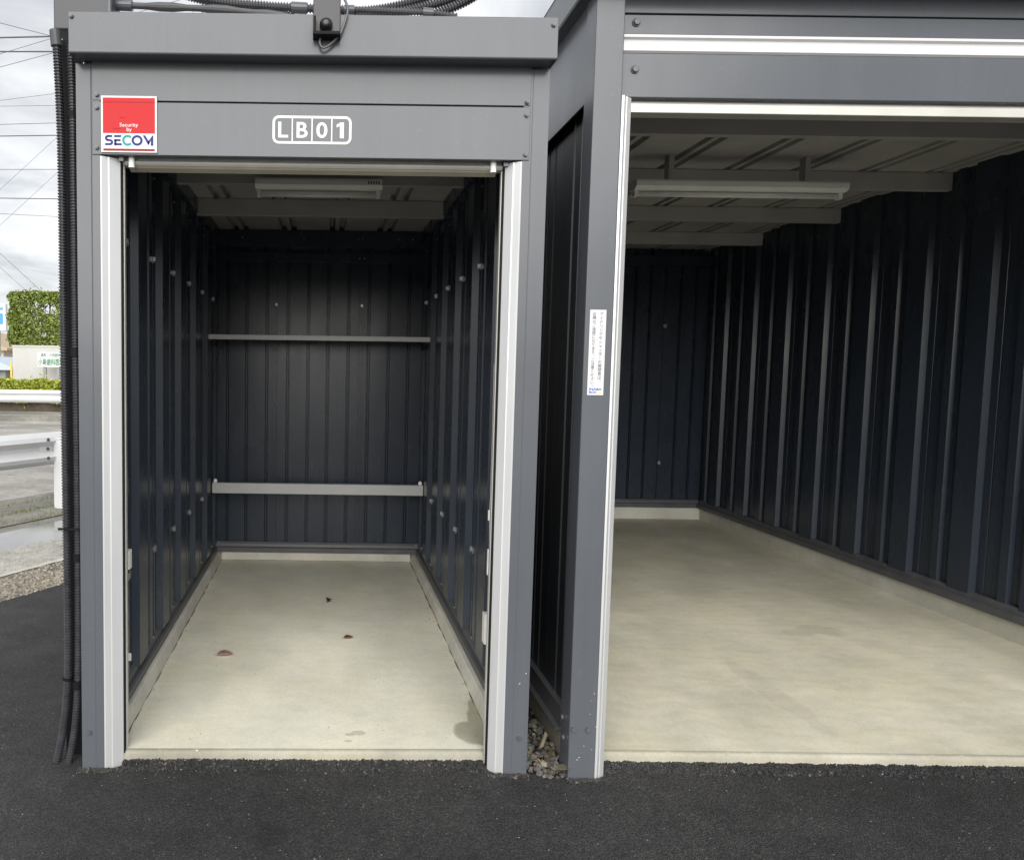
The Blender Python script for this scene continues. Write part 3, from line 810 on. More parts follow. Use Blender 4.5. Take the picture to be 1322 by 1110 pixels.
for (fx, fz, fw) in ((.37, .62, .10), (.27, .425, .15)):
    b_ = MB(); plate_y(b_, [q(fx - fw / 2, fz), q(fx + fw / 2, fz - .012), q(fx + fw / 2, fz + .012), q(fx + fw * .1, fz + .03), q(fx - fw * .4, fz + .03)], YT - .0012, YT + .0006); b_.build('blister', 'sign_red', sg, bevel=.0005)
text_part('Security', sg, 'lettering', 'text_white', xa + SW * .335, za + SH * .435, SW * .33, SH * .085, YT - .0005)
text_part('by', sg, 'lettering', 'text_white', xa + SW * .46, za + SH * .355, SW * .09, SH * .085, YT - .0005)
# company word in geometric capitals
LZ0, LZ1 = .125, .305
def glyph(material, polys):
    b_ = MB()
    for pl in polys: poly_y(b_, [q(x, LZ0 + (LZ1 - LZ0) * z) for x, z in pl], YT - .0003)
    return b_.build('lettering', material, sg)
def arc(cx_, cz_, rx, rz, a0, a1, n=10): return [(cx_ + rx * math.cos(R(a0 + (a1 - a0) * i / n)), cz_ + rz * math.sin(R(a0 + (a1 - a0) * i / n))) for i in range(n + 1)]
def band(cx_, cz_, rx, rz, th, thz, a0, a1, n=12):
    o_ = arc(cx_, cz_, rx, rz, a0, a1, n); i_ = arc(cx_, cz_, rx - th, rz - thz, a0, a1, n)
    return [[o_[k], o_[k + 1], i_[k + 1], i_[k]] for k in range(n)]
glyph('sign_navy', [[(.10, .80), (.20, .80), (.20, 1), (.13, 1)], [(.11, .40), (.155, .40), (.155, .60), (.11, .60)], [(.07, 0), (.155, 0), (.155, .20), (.07, .20)]]
      + band(.13, .70, .062, .30, .042, .20, 90, 270) + band(.155, .30, .062, .30, .042, .20, -90, 90))
glyph('sign_navy', [[(.235, .80), (.355, .80), (.365, 1), (.235, 1)], [(.235, 0), (.375, 0), (.368, .20), (.235, .20)], [(.235, .40), (.35, .40), (.35, .60), (.235, .60)], [(.235, 0), (.275, 0), (.275, .60), (.235, .60)]])
glyph('sign_teal', band(.475, .5, .098, .54, .042, .22, 42, 318, 18))
glyph('sign_navy', band(.645, .5, .10, .52, .042, .22, 0, 360, 24))
glyph('sign_navy', [[(.745, 1), (.79, 1), (.87, .30), (.845, .05)], [(.92, 1), (.935, 1), (.935, 0), (.89, 0), (.89, .55), (.85, .05), (.835, .35)]])

# shelves at the back
shf = thing('shelf', 'upper grey steel shelf across the back wall', 'shelf', (0, 5.6, 1.73))
Bx(WL + .016, WR - .016, 5.478, 5.93, 1.745, 1.754).build('shelf_board', 'shelf_grey', shf, bevel=.001)
Bx(WL + .012, WR - .012, 5.47, 5.4775, 1.724, 1.758).build('front_lip', 'shelf_grey', shf, bevel=.002)
for x in (WL + .03, WR - .034):
    MB().prism([(5.50, 1.7445), (5.93, 1.7445), (5.93, 1.67), (5.90, 1.67)], 'x', x, x + .004).build('shelf_bracket', 'dark_rail', shf)
bar = thing('guard_bar', 'lower light grey steel bar across the back wall near the floor', 'bar', (0, 5.7, .6))
MB().prism([(5.70, .600), (5.70, .672), (5.705, .676), (5.74, .676), (5.74, .668), (5.71, .668), (5.71, .606), (5.74, .606), (5.74, .597), (5.705, .597)], 'x', WL + .028, WR - .028).build('beam', 'shelf_grey', bar, bevel=.002)
for x in (WL + .05, WR - .05):
    MB().prism([(x + .013 * math.cos(R(30 * i)), .688 + .016 * math.sin(R(30 * i))) for i in range(12)], 'y', 5.715, 5.73).build('end_knob', 'white_plastic', bar)
    Bx(x - .02, x + .02, 5.741, 5.95, .61, .66).build('bracket', 'dark_rail', bar)

# tube light under the first purlin
lt = thing('tube_light', 'white batten tube light under the ceiling of the small unit', 'light', (-.02, 4.05, 2.4))
a, b_ = aty(330, 240, 4.07), aty(493, 244, 4.07)
MB().prism([(4.02, 2.452), (4.02, 2.476), (4.03, 2.487), (4.15, 2.487), (4.15, 2.452), (4.13, 2.436), (4.04, 2.436)], 'x', a.x, b_.x).build('housing', 'cream_plastic', lt, bevel=.002)
tb = MB(); tb.tube([(a.x + .03, 4.085, 2.418), (b_.x - .03, 4.085, 2.418)], .015, 12); tb.build('tube', 'white_plastic', lt, smooth=True)
Bx(a.x + .008, a.x + .028, 4.065, 4.105, 2.402, 2.4355).build('lamp_holder', 'white_plastic', lt, bevel=.002)
Bx(b_.x - .028, b_.x - .008, 4.065, 4.105, 2.402, 2.4355).build('lamp_holder', 'white_plastic', lt, bevel=.002)
k = MB()
for i in range(5): k.box(b_.x - .075 + i * .013, b_.x - .067 + i * .013, 4.0192, 4.0199, 2.459, 2.471)
k.build('label', 'bolt_grey', lt)

# little white fittings on the side walls
def fitting(name, label, cat, boxes, material='white_plastic'):
    b0 = boxes[0]
    o = thing(name, label, cat, (b0[0], b0[2], b0[4]))
    for i, bb in enumerate(boxes): Bx(*bb).build(('cover', 'mount', 'catch')[min(i, 2)], material if i == 0 else 'zinc', o, bevel=.002)
    return o
fitting('door_sensor', 'tall white sensor cover low on the right inner wall beside the doorway', 'sensor', [(.742, .768, 3.42, 3.47, .285, .425), (.7682, .782, 3.425, 3.465, .30, .41)])
fitting('shutter_latch', 'white latch plate on the left inner wall at shin height', 'latch', [(-.825, -.795, 3.17, 3.21, .672, .752), (-.842, -.8252, 3.175, 3.205, .68, .745), (-.83, -.80, 3.17, 3.20, .625, .655)])
fitting('wall_tag', 'tiny white square tag near the foot of the left inner wall', 'tag', [(-.832, -.798, 3.20, 3.206, .272, .305), (-.842, -.8322, 3.201, 3.205, .28, .30)])
pc = thing('pull_cord', 'thin white pull cord hanging along the right shutter guide', 'cord', (.64, 2.95, .75))
cp = [aty(u, v, 2.94) for u, v in ((639, 470), (636.5, 560), (634, 640), (633, 664), (632.5, 700), (631.5, 741))]
MB().tube(cp, .0035, 8).build('cord', 'white_plastic', pc)
c = aty(632.5, 664, 2.935)
Bx(c.x - .008, c.x + .008, 2.922, 2.936, c.z - .022, c.z + .018).build('toggle', 'cream_plastic', pc, bevel=.002)
c = aty(630.5, 725, 2.935)
Bx(c.x - .006, c.x + .006, 2.922, 2.936, c.z - .05, c.z + .05).build('handle', 'white_plastic', pc, bevel=.002)

# fallen leaves
def leaf(label, u, v, ln, wd, rot, material, curl, squash=1.0):
    p = atz(u, v, .05)
    n = 10; vs, fs = [], []
    for i in range(n + 1):
        t = i / n; hw = wd * math.sin(math.pi * t ** .8) ** .9
        for s in (-1, 0, 1):
            vs.append((ln * (t - .5), s * hw, .004 + curl * (abs(s) ** 2) * (hw / wd) + curl * 1.3 * (t - .5) ** 2))
        if i:
            o = 3 * i - 3; fs += [(o, o + 3, o + 4, o + 1), (o + 1, o + 4, o + 5, o + 2)]
    b_ = MB().add(vs, fs)
    b_.tube([(-ln * .5, 0, .004 + curl * .3), (-ln * .72, .004, .007)], .0012, 6)
    cs, sn = math.cos(rot), math.sin(rot)
    b_.v = [(p.x + x * cs - y * sn, p.y + x * sn + y * cs, .05 + z) for x, y, z in b_.v]
    o = b_.build('fallen_leaf', material, smooth=True, origin=(p.x, p.y, .05))
    o.modifiers.new('thick', 'SOLIDIFY').thickness = .0008
    return tag(o, label, 'leaf')
leaf('dry reddish leaf lying on the left of the concrete floor', 291, 846, .085, .027, .15, 'leaf_red', .016)
leaf('small brown leaf on the right half of the concrete floor', 450, 824, .055, .018, .35, 'leaf_brown', .012)
leaf('small blackish leaf farthest back on the concrete floor', 425, 777, .048, .019, 1.2, 'leaf_dark', .026)

# ------------------------------------------------------------------ box, pipes and cables round the small unit
jb = thing('junction_box', 'grey electrical box on the roof corner above the ribbed conduits', 'junction box', (-.92, 2.86, 2.68))
a = aty(61, 27, 2.84); b_ = aty(138, 20, 2.84)
Bx(a.x, b_.x, 2.905, 3.02, a.z, 2.98).build('cabinet', 'conduit_grey', jb, bevel=.004)
Bx(b_.x - .012, b_.x - .003, 2.898, 2.904, 2.74, 2.97).build('lid_edge', 'grey_paint', jb, bevel=.001)
MB().prism([(b_.x - .055 + .02 * math.cos(R(20 * i)), 2.755 + .02 * math.sin(R(20 * i))) for i in range(18)], 'y', 2.897, 2.904).build('knockout', 'grey_paint', jb, bevel=.002)
def corrugated(name, label, pts, r, material, group=None, couplings=(), pitch=.0108, cat='conduit', seg=12):
    # resample a smooth polyline
    pts = [Vector(p) for p in pts]
    P = [pts[0] * 2 - pts[1]] + pts + [pts[-1] * 2 - pts[-2]]
    fine = []
    for i in range(1, len(P) - 2):
        for k in range(40):
            t = k / 40
            fine.append(.5 * ((2 * P[i]) + (P[i + 1] - P[i - 1]) * t + (2 * P[i - 1] - 5 * P[i] + 4 * P[i + 1] - P[i + 2]) * t * t + (3 * P[i] - P[i - 1] - 3 * P[i + 1] + P[i + 2]) * t ** 3))
    fine.append(pts[-1])
    d = [0]
    for i in range(1, len(fine)): d.append(d[-1] + (fine[i] - fine[i - 1]).length)
    tot = d[-1]; n = int(tot / (pitch / 4)); path = []; j = 0
    for i in range(n + 1):
        s = tot * i / n
        while j < len(d) - 2 and d[j + 1] < s: j += 1
        t = (s - d[j]) / max(1e-9, d[j + 1] - d[j]); path.append(fine[j].lerp(fine[j + 1], t))
    root = thing(name, label, cat, tuple(path[-1]), group)
    prof = (1.0, 1.0, .70, .70)
    MB().tube(path, r, seg, lambda i: r * prof[i % 4]).build('ribbed_tube', material, root, smooth=False)
    for (f0, ln, rr, cm) in couplings:
        i0 = int(n * f0); i1 = min(n, i0 + max(2, int(ln / (pitch / 4))))
        MB().tube([path[i0], path[i1]], r * rr, 14).build('coupling', cm, root, smooth=False)
    return root
YC = 2.875
corrugated('ribbed_conduit', 'outer of the two black ribbed conduits down the left side of the unit', [aty(u, v, YC) for u, v in ((71, 40), (74, 75), (78, 160), (80, 250), (82, 430), (84.5, 600), (87, 760), (88, 850), (86, 900), (80, 950), (70, 996))], .0155, 'conduit', couplings=((.0, .055, 1.28, 'conduit_grey'), (.862, .012, 1.25, 'black')))
corrugated('ribbed_conduit', 'inner ribbed conduit tight against the left corner post', [aty(u, v, YC - .01) for u, v in ((91, 60), (93.5, 140), (95, 250), (97, 430), (99.5, 600), (101, 760), (101, 860), (99, 910), (95, 950), (87, 994))], .0140, 'conduit', couplings=((.085, .022, 1.22, 'black'), (.40, .03, 1.3, 'black'), (.685, .03, 1.3, 'black'), (.868, .03, 1.3, 'black')))
# strap holding both
sp = aty(92, 683, YC - .03)
tag(Bx(sp.x - .05, sp.x + .03, YC - .031, YC - .026, sp.z - .004, sp.z + .004).build('cable_tie', 'black', origin=tuple(sp)), 'black tie strapped round both ribbed conduits at knee height', 'cable tie')
YP = 2.97
corrugated('roof_pipe', 'smooth grey pipe running from the junction box along the fascia top', [aty(u, v, YP) for u, v in ((136, 6), (200, 9), (270, 12), (330, 17), (380, 24))], .016, 'conduit_grey', couplings=((.0, .05, 1.25, 'grey_paint'),), pitch=.2)
corrugated('roof_pipe', 'thin ribbed grey conduit crossing the roof behind the fascia', [aty(u, v, YP + .06) for u, v in ((170, -30), (230, -8), (290, 8), (330, 14), (380, 22))], .015, 'conduit_grey')
corrugated('roof_pipe', 'thick ribbed grey conduit coming down to the bracket on the fascia', [aty(u, v, YP + .03) for u, v in ((215, -14), (280, 2), (340, 8), (372, 10), (410, 12), (460, 14))], .017, 'conduit_grey', couplings=((.66, .06, 1.2, 'grey_paint'),))
corrugated('roof_pipe', 'slim grey conduit on the fascia top right of the bracket', [aty(u, v, YP - .02) for u, v in ((444, 13), (480, 14), (530, 16), (556, 17), (590, 22))], .0125, 'conduit_grey', couplings=((.0, .04, 1.3, 'grey_paint'), (.7, .04, 1.3, 'grey_paint')))
corrugated('roof_pipe', 'dark ribbed conduit curving up and away over the right of the roof', [aty(u, v, YP + .05) for u, v in ((440, 22), (500, 18), (550, 9), (590, -4), (630, -25), (670, -60))], .0185, 'conduit')
corrugated('roof_pipe', 'second dark ribbed conduit just under the curving one at the right of the roof', [aty(u, v, YP + .02) for u, v in ((530, 32), (560, 20), (585, 10), (612, -4), (650, -32), (690, -70))], .0175, 'conduit')
corrugated('roof_pipe', 'ribbed conduit arching highest over the middle of the roof', [aty(u, v, YP + .09) for u, v in ((450, 16), (490, 12), (520, 6), (560, -6), (600, -24), (650, -60))], .0165, 'conduit')
# sensor bracket in the middle of the fascia
br = thing('alarm_sensor', 'black sensor on a dark bracket hung over the middle of the fascia', 'sensor', tuple(aty(422, 50, 2.73)))
a = aty(404, 50, 2.725); b_ = aty(440, 0, 2.725)
Bx(a.x, b_.x, 2.722, 2.741, a.z + .012, 2.95).build('bracket', 'conduit', br, bevel=.003)
Bx(a.x, b_.x, 2.690, 2.741, a.z, a.z + .0115).build('bracket_foot', 'black', br, bevel=.002)
Bx(a.x + .002, a.x + .010, 2.690, 2.7215, a.z + .012, a.z + .06).build('bracket_cheek', 'black', br)
c = aty(421, 31, 2.70)
MB().tube([(c.x, 2.7215, c.z), (c.x, 2.704, c.z), (c.x, 2.700, c.z), (c.x, 2.692, c.z), (c.x, 2.688, c.z)], .02, 20, lambda i: (.022, .022, .017, .015, .008)[i]).build('lens', 'black_gloss', br, smooth=True)
MB().tube([(c.x + .004, 2.71, c.z - .02), (c.x + .010, 2.70, c.z - .026)], .006, 10).build('cable_gland', 'black', br)
cb = [aty(u, v, 2.72) for u, v in ((414, 46), (413, 56), (417, 62), (426, 58), (438, 46), (445, 30), (449, 14), (446, 2), (440, -8))]
fine = []
for i in range(len(cb) - 1):
    p0, p1, p2, p3 = cb[max(0, i - 1)], cb[i], cb[i + 1], cb[min(len(cb) - 1, i + 2)]
    for k in range(8):
        t = k / 8
        fine.append(.5 * (2 * p1 + (p2 - p0) * t + (2 * p0 - 5 * p1 + 4 * p2 - p3) * t * t + (3 * p1 - p0 - 3 * p2 + p3) * t ** 3))
MB().tube(fine, .0042, 8).build('cable', 'bolt_grey', br, smooth=True)

# ------------------------------------------------------------------ taller garage unit on the right
U2 = thing('garage_unit', 'taller grey steel garage with open doorway, cut off at the right of the storage unit', 'garage', (2.4, 2.8, 0))
D2 = 2.795
GL, GR, GB = 0.985, 3.92, 7.98
MB().prism([(0.934, D2), (1.034, D2), (1.034, D2 + .05), (1.03, D2 + .105), (0.934, D2 + .105)], 'z', -0.03, 2.84).build('corner_post', 'grey_paint', U2, bevel=.004)
MB().prism([(3.96, D2), (3.86, D2), (3.86, D2 + .05), (3.87, D2 + .13), (3.96, D2 + .13)], 'z', -0.03, 2.84).build('corner_post', 'grey_paint', U2, bevel=.004)
MB().prism([(1.0343, D2 + .001), (1.042, D2 - .001), (1.054, D2 + .014), (1.058, D2 + .014), (1.078, D2 + .03), (1.078, D2 + .10), (1.068, D2 + .10), (1.0343, D2 + .06)], 'z', -0.02, 2.4835).build('shutter_guide', 'silver', U2)
MB().prism([(3.8597, D2 + .001), (3.852, D2 - .001), (3.84, D2 + .014), (3.836, D2 + .014), (3.816, D2 + .03), (3.816, D2 + .10), (3.826, D2 + .10), (3.8597, D2 + .06)], 'z', -0.02, 2.4835).build('shutter_guide', 'silver', U2)
HY = D2 + .035
Bx(1.0345, 3.8595, HY, HY + .03, 2.489, 2.640).build('header_panel', 'grey_paint', U2, bevel=.002)
MB().prism([(HY + .004, 2.642), (HY - .004, 2.648), (HY - .004, 2.660), (HY + .008, 2.664), (HY + .008, 2.690), (HY - .004, 2.694), (HY - .004, 2.703), (HY + .03, 2.703), (HY + .03, 2.642)], 'x', 1.0345, 3.8595).build('header_rail', 'sign_white', U2)
Bx(1.0345, 3.8595, HY + .001, HY + .03, 2.705, 2.772).build('header_panel', 'grey_paint', U2, bevel=.002)
Bx(1.0345, 3.8595, HY - .002, HY + .03, 2.776, 2.86).build('header_panel', 'grey_paint_b', U2, bevel=.002)
for (u, v) in ((821.5, 29.5), (819.5, 90.5)):
    p = aty(u, v, HY); inst(washer_me, 'washer', p, U2); inst(bigbolt_me, 'bolt', p, U2)
    inst(washer_me, 'washer', (3.82, HY, p.z), U2); inst(bigbolt_me, 'bolt', (3.82, HY, p.z), U2)
for (u, v) in ((740, 940), (759, 940.5)): inst(bigbolt_me, 'bolt', aty(u, v, D2 + .001), U2)
for (y, z) in ((2.855, .205), (2.835, .135)): inst(bigbolt_me, 'bolt', (0.9335, y + .01, z), U2, (0, 0, R(-90)))
Bx(0.889, 4.0, 2.715, 2.735, 2.842, 2.99).build('fascia', 'grey_paint', U2, bevel=.003)
Bx(0.91, 4.0, 2.736, HY + .03, 2.845, 2.858).build('soffit', 'grey_paint', U2)
# left side: eave, upper panel, pressed cladding, base rail
MB().prism([(0.900, 2.842), (0.895, 2.848), (0.895, 2.890), (0.902, 2.894), (0.902, 2.985), (0.899, 2.99), (0.99, 2.99), (0.99, 2.842)], 'y', 2.7355, 8.1).build('side_fascia', 'grey_paint', U2)
Bx(0.941, 0.952, D2 + .106, 8.0, 2.489, 2.8415).build('upper_side_panel', 'grey_paint', U2, bevel=.002)
def g_left(s, t): return (0.972 - t, s)
yy_ = D2 + .106
while yy_ < 7.9:
    panel('side_panel', [(yy_ + .001, 0), (yy_ + .10, 0), (yy_ + .106, -.012), (yy_ + .118, -.012), (yy_ + .124, 0), (yy_ + .19, .0), (yy_ + .196, -.012), (yy_ + .208, -.012), (yy_ + .214, 0), (yy_ + .339, 0)], g_left, 0.16, 2.50, 'dark_panel_side', U2, thick=.013)
    yy_ += .34
MB().prism([(0.975, .113), (0.930, .113), (0.930, .120), (0.952, .122), (0.952, .198), (0.946, .206), (0.975, .206)], 'y', 2.955, 8.0).build('base_rail', 'dark_rail', U2)
# inside
def gin_left(s, t): return (GL + .015 + t, s)
def gin_right(s, t): return (GR - t, s)
def gin_back(s, t): return (s, GB - t)
y = 2.95
while y < 7.9:
    e = min(y + .5, 7.98)
    panel('wall_panel', side_profile(y + .001, e - .001), gin_right, 0.2, 2.80, 'dark_panel', U2)
    panel('wall_panel', side_profile(y + .001, e - .001), gin_left, 0.2, 2.80, 'dark_panel', U2, thick=.012)
    y += .5
x = 1.0
gr = []
q_ = 1.0
while q_ < 3.9: gr.append(q_); q_ += .155
while x < 3.9:
    e = min(x + .62, 3.92)
    panel('wall_panel', back_profile(x + .001, e - .001, gr), gin_back, 0.2, 2.78, 'dark_panel', U2)
    if x > 1.1:
        Bx(x - .014, x + .014, GB - .016, GB + .001, .2, 2.6).build('slotted_upright', 'dark_panel', U2)
        for z in (.62, 2.02): inst(clip_me, 'wall_clip', (x, GB - .02, z), U2, (0, 0, R(-90)))
    x += .62
MB().prism([(GB - a_, b2 + .057) for a_, b2 in railprof(.07)], 'x', 1.0, 3.9).build('base_rail', 'dark_rail', U2)
MB().prism([(GR - a_, b2 + .057) for a_, b2 in railprof(.06)], 'y', 2.95, 7.9).build('base_rail', 'dark_rail', U2)
Bx(1.0, 3.92, 7.92, 7.978, 2.62, 2.72).build('top_rail', 'dark_panel', U2)
roof(U2, 0.99, 3.95, 2.87, 8.05, 2.80, .42, .015, .04, 'roof_under')
for y in (3.9, 4.95, 6.0, 7.05): cpurlin(U2, 1.0, 3.92, y, 2.69, 2.797)
Bx(3.922, 3.95, 2.93, 8.0, 0, 2.99).build('outer_skin', 'dark_panel_side', U2)
Bx(0.985, 3.955, 8.051, 8.06, 0.0, 2.90).build('outer_skin', 'dark_panel_side', U2)
MB().prism([(2.84, 2.44), (2.84, 2.47), (2.85, 2.48), (2.90, 2.48), (2.90, 2.44)], 'x', 1.08, 3.815).build('shutter_bottom_bar', 'aluminium', U2, bevel=.002)
Bx(1.08, 3.815, 2.866, 2.89, 2.4805, 2.68).build('shutter_curtain', 'silver', U2)
a = aty(818, 236, 4.65)
lt2 = thing('tube_light', 'white batten tube light under the garage ceiling at the right', 'light', (a.x + .6, 4.65, 2.58))
MB().prism([(4.60, 2.61), (4.60, 2.64), (4.61, 2.65), (4.74, 2.65), (4.74, 2.61), (4.71, 2.595), (4.63, 2.595)], 'x', a.x, a.x + 1.24).build('housing', 'white_plastic', lt2, bevel=.002)
MB().tube([(a.x + .03, 4.67, 2.577), (a.x + 1.21, 4.67, 2.577)], .015, 12).build('tube', 'white_plastic', lt2, smooth=True)
for xx in (a.x + .008, a.x + 1.212): Bx(xx, xx + .02, 4.65, 4.69, 2.56, 2.5945).build('lamp_holder', 'white_plastic', lt2)
for xx in (a.x + .2, a.x + 1.0): Bx(xx, xx + .03, 4.64, 4.70, 2.6505, 2.80).build('hanger', 'purlin', lt2)

# notice sticker on the garage post
nx0, nx1, nz0, nz1 = aty(757.5, 509, D2).x, aty(781.5, 401, D2).x, aty(767, 510, D2).z, aty(772, 400, D2).z
nx0, nx1 = .951, 1.009
ns = thing('notice_sticker', 'tall white sticker of vertical Japanese lettering on the garage post', 'sticker', ((nx0 + nx1) / 2, D2, nz0))
YN = D2 - .0006
Bx(nx0, nx1, YN - .0006, D2 - .0001, nz0, nz1).build('backing', 'sign_white', ns)
def vcol(txt, cx_, ztop, cell):
    b_ = MB()
    z = ztop
    for ch in txt:
        if ch != ' ':
            t_ = text_mb(ch, 0, 0, 1, cell * 1.02, YN - .0010, .004, keep=True)
            xs = [v[0] for v in t_.v]; zs = [v[2] for v in t_.v]
            if ch == 'ー':    # long vowel mark stands upright in vertical setting
                mx, mz = (min(xs) + max(xs)) / 2, (min(zs) + max(zs)) / 2
                t_.v = [(-(v[2] - mz), v[1], v[0] - mx) for v in t_.v]
                t_.v = [(v[0] + cx_, v[1], v[2] + z - cell * .5) for v in t_.v]
            elif ch in '、。':
                mx, mz = (min(xs) + max(xs)) / 2, (min(zs) + max(zs)) / 2
                t_.v = [(v[0] - mx + cx_ + cell * .28, v[1], v[2] - mz + z - cell * .28) for v in t_.v]
            else:
                t_.v = [(v[0] + cx_ - cell * .51, v[1], v[2] + z - cell * .88) for v in t_.v]
            b_.add(t_.v, t_.f)
        z -= cell
    return b_.build('lettering', 'text_black', ns)
vcol('アイドリングやシャッターの開閉音は、', nx0 + (nx1 - nx0) * .71, nz1 - .008, .0142)
vcol('近隣のご迷惑になります。ご注意ください。', nx0 + (nx1 - nx0) * .27, nz1 - .008, .0136)
text_part('INABA', ns, 'lettering', 'text_blue', nx0 + .006, nz0 + .017, .046, .0085, YN - .0010, .03)
text_part('BOX', ns, 'lettering', 'text_blue', nx0 + .006, nz0 + .006, .028, .0085, YN - .0010, .03)
b_ = MB()
for pl in band(nx0 + .045, nz0 + .011, .007, .006, .003, .003, 180, 360, 8): poly_y(b_, pl, YN - .0010)
b_.build('emblem', 'text_yellow', ns)

# paint flecks splashed on the posts
k = MB()
for _ in range(9):
    p = aty(random.uniform(738, 772), random.uniform(880, 985), D2); s = random.uniform(.0008, .0018)
    k.box(p.x - s, p.x + s, D2 - .0006, D2 + .001, p.z - s * .8, p.z + s * .8)
k.build('paint_fleck', 'text_white', U2)['kind'] = 'stuff'
k = MB()
for u, v in ((679, 869), (671, 882), (670, 883), (655, 908), (655, 910), (632, 930), (146, 958), (149, 954)):
    p = aty(u, v, y0); s = random.uniform(.0008, .0022)
    if u > 655 or u < 132: k.box(p.x - s, p.x + s, y0 - .0006, y0 + .001, p.z - s, p.z + s)
k.build('paint_fleck', 'text_white', U1)['kind'] = 'stuff'

# ------------------------------------------------------------------ loose stones
def rocks(spots, seed):
    rnd = random.Random(seed); b_ = MB()
    base = [Vector(v) for v in ((1, 0, 0), (-1, 0, 0), (0, 1, 0), (0, -1, 0), (0, 0, 1), (0, 0, -1))]
    fc = [(0, 2, 4), (2, 1, 4), (1, 3, 4), (3, 0, 4), (2, 0, 5), (1, 2, 5), (3, 1, 5), (0, 3, 5)]
    for (x, y, z, s) in spots:
        rot = Matrix.Rotation(rnd.uniform(0, 6.28), 3, 'Z') @ Matrix.Rotation(rnd.uniform(0, 6.28), 3, 'X')
        # cut corners: 12-vertex stone from a jittered box-octahedron mix
        vs = []
        for i in range(8):
            v = Vector(((1 if i & 1 else -1) * rnd.uniform(.5, 1), (1 if i & 2 else -1) * rnd.uniform(.4, .9), (1 if i & 4 else -1) * rnd.uniform(.3, .75)))
            vs.append(Vector((x, y, z)) + rot @ v * s)
        b_.add(vs, [(0, 2, 3, 1), (4, 5, 7, 6), (0, 1, 5, 4), (1, 3, 7, 5), (3, 2, 6, 7), (2, 0, 4, 6)])
    return b_
sp_ = []
for _ in range(230):
    y = 2.80 + abs(random.gauss(0, .35)); x = random.uniform(.80, .95)
    z = -.004 + (y - 2.82) * .10 * max(0, (.87 - x) / .07) + random.uniform(0, .022)
    if y < 3.6: sp_.append((x, y, z, random.uniform(.006, .014)))
g = rocks(sp_, 3).build('gravel', 'stones'); g['kind'] = 'stuff'; g['label'] = 'grey stones heaped in the gap between the two units'; g['category'] = 'gravel'
st = MB(); a, b_ = Vector((.872, 2.93, .05)), Vector((.896, 2.955, .105))
st.add([a + Vector((-.007, 0, 0)), a + Vector((.007, 0, .004)), a + Vector((.007, .008, .004)), a + Vector((-.007, .008, 0)), b_ + Vector((-.003, 0, 0)), b_ + Vector((.006, 0, -.012)), b_ + Vector((.006, .006, -.012)), b_ + Vector((-.003, .006, 0))],
       [(0, 3, 2, 1), (4, 5, 6, 7), (0, 1, 5, 4), (1, 2, 6, 5), (2, 3, 7, 6), (3, 0, 4, 7)])
tag(st.build('wood_splinter', 'stick', origin=tuple(a)), 'pale wood splinter standing in the gravel between the units', 'wood')
lv, lf = [], []
for _ in range(46):
    c_ = Vector((random.uniform(.80, .94), 2.80 + abs(random.gauss(0, .2)), random.uniform(.015, .032)))
    a_ = Vector((random.gauss(0, .5), random.gauss(0, .5), 1)).normalized(); t_ = a_.orthogonal().normalized(); t_ = Matrix.Rotation(random.uniform(0, 6.28), 3, a_) @ t_; q2 = a_.cross(t_)
    l_ = random.uniform(.007, .018); o_ = len(lv)
    lv += [c_ - t_ * l_, c_ + q2 * l_ * .45 + a_ * .002, c_ + t_ * l_, c_ - q2 * l_ * .45 + a_ * .003]; lf.append((o_, o_ + 1, o_ + 2, o_ + 3))
g = MB().add(lv, lf).build('leaf_litter', 'litter'); g['kind'] = 'stuff'; g['label'] = 'brown scraps of dead leaves among the stones between the units'; g['category'] = 'leaf litter'
k = leaf('dry tan leaf on the gravel between the units', 716, 989, .07, .02, .2, 'stick', .012)
k.location = (.925, 2.80, .028)
sp_ = []
for _ in range(3200):
    x = random.uniform(-.72, .64); t = (x + .72) / 1.36
    edge = 2.862 + .042 * t
    dens = .5 + .5 * math.sin(x * 23 + 2 * math.sin(x * 61)) * math.sin(x * 7.3 + 1)
    off = abs(random.gauss(0, .012 + .030 * dens))
    if random.random() < .25 + .75 * dens or off < .006:
        sp_.append((x, edge - off, max(.0, .021 - off * .45) * random.uniform(.8, 1.05), .0014 + .0042 * random.random() ** 2.2))
for (xa, xb, yb) in ((-.9, -.73, 2.818), (.64, .79, 2.818), (.93, 1.08, 2.79)):
    for _ in range(150):
        x = random.uniform(xa, xb); sp_.append((x, yb - abs(random.gauss(0, .010)), random.uniform(-.004, .002), random.uniform(.003, .007)))
for _ in range(500):
    x = random.uniform(1.08, 2.6); sp_.append((x, 2.905 - abs(random.gauss(0, .03)), random.uniform(-.003, .004), random.uniform(.003, .008)))
g = rocks(sp_, 5).build('asphalt_crumbs', 'crumbs'); g['kind'] = 'stuff'; g['label'] = 'loose dark asphalt crumbs along the foot of the slabs and posts'; g['category'] = 'gravel'
sp_ = []
for _ in range(420):
    k_ = random.random()
    if k_ < .35: x, y = -.76 + abs(random.gauss(0, .03)), random.uniform(3.0, 5.88)
    elif k_ < .7: x, y = .685 - abs(random.gauss(0, .03)), random.uniform(3.0, 5.88)
    elif k_ < .8: x, y = random.uniform(-.75, .68), 5.89 - abs(random.gauss(0, .04))
    else: x, y = random.uniform(-.75, .68), random.uniform(2.92, 4.2)
    sp_.append((x, y, .0515, .0008 + .0022 * random.random() ** 3))
g = rocks(sp_, 15).build('floor_grit', 'pebbles'); g['kind'] = 'stuff'; g['label'] = 'fine grit gathered along the curbs of the concrete floor'; g['category'] = 'grit'
sp_ = []
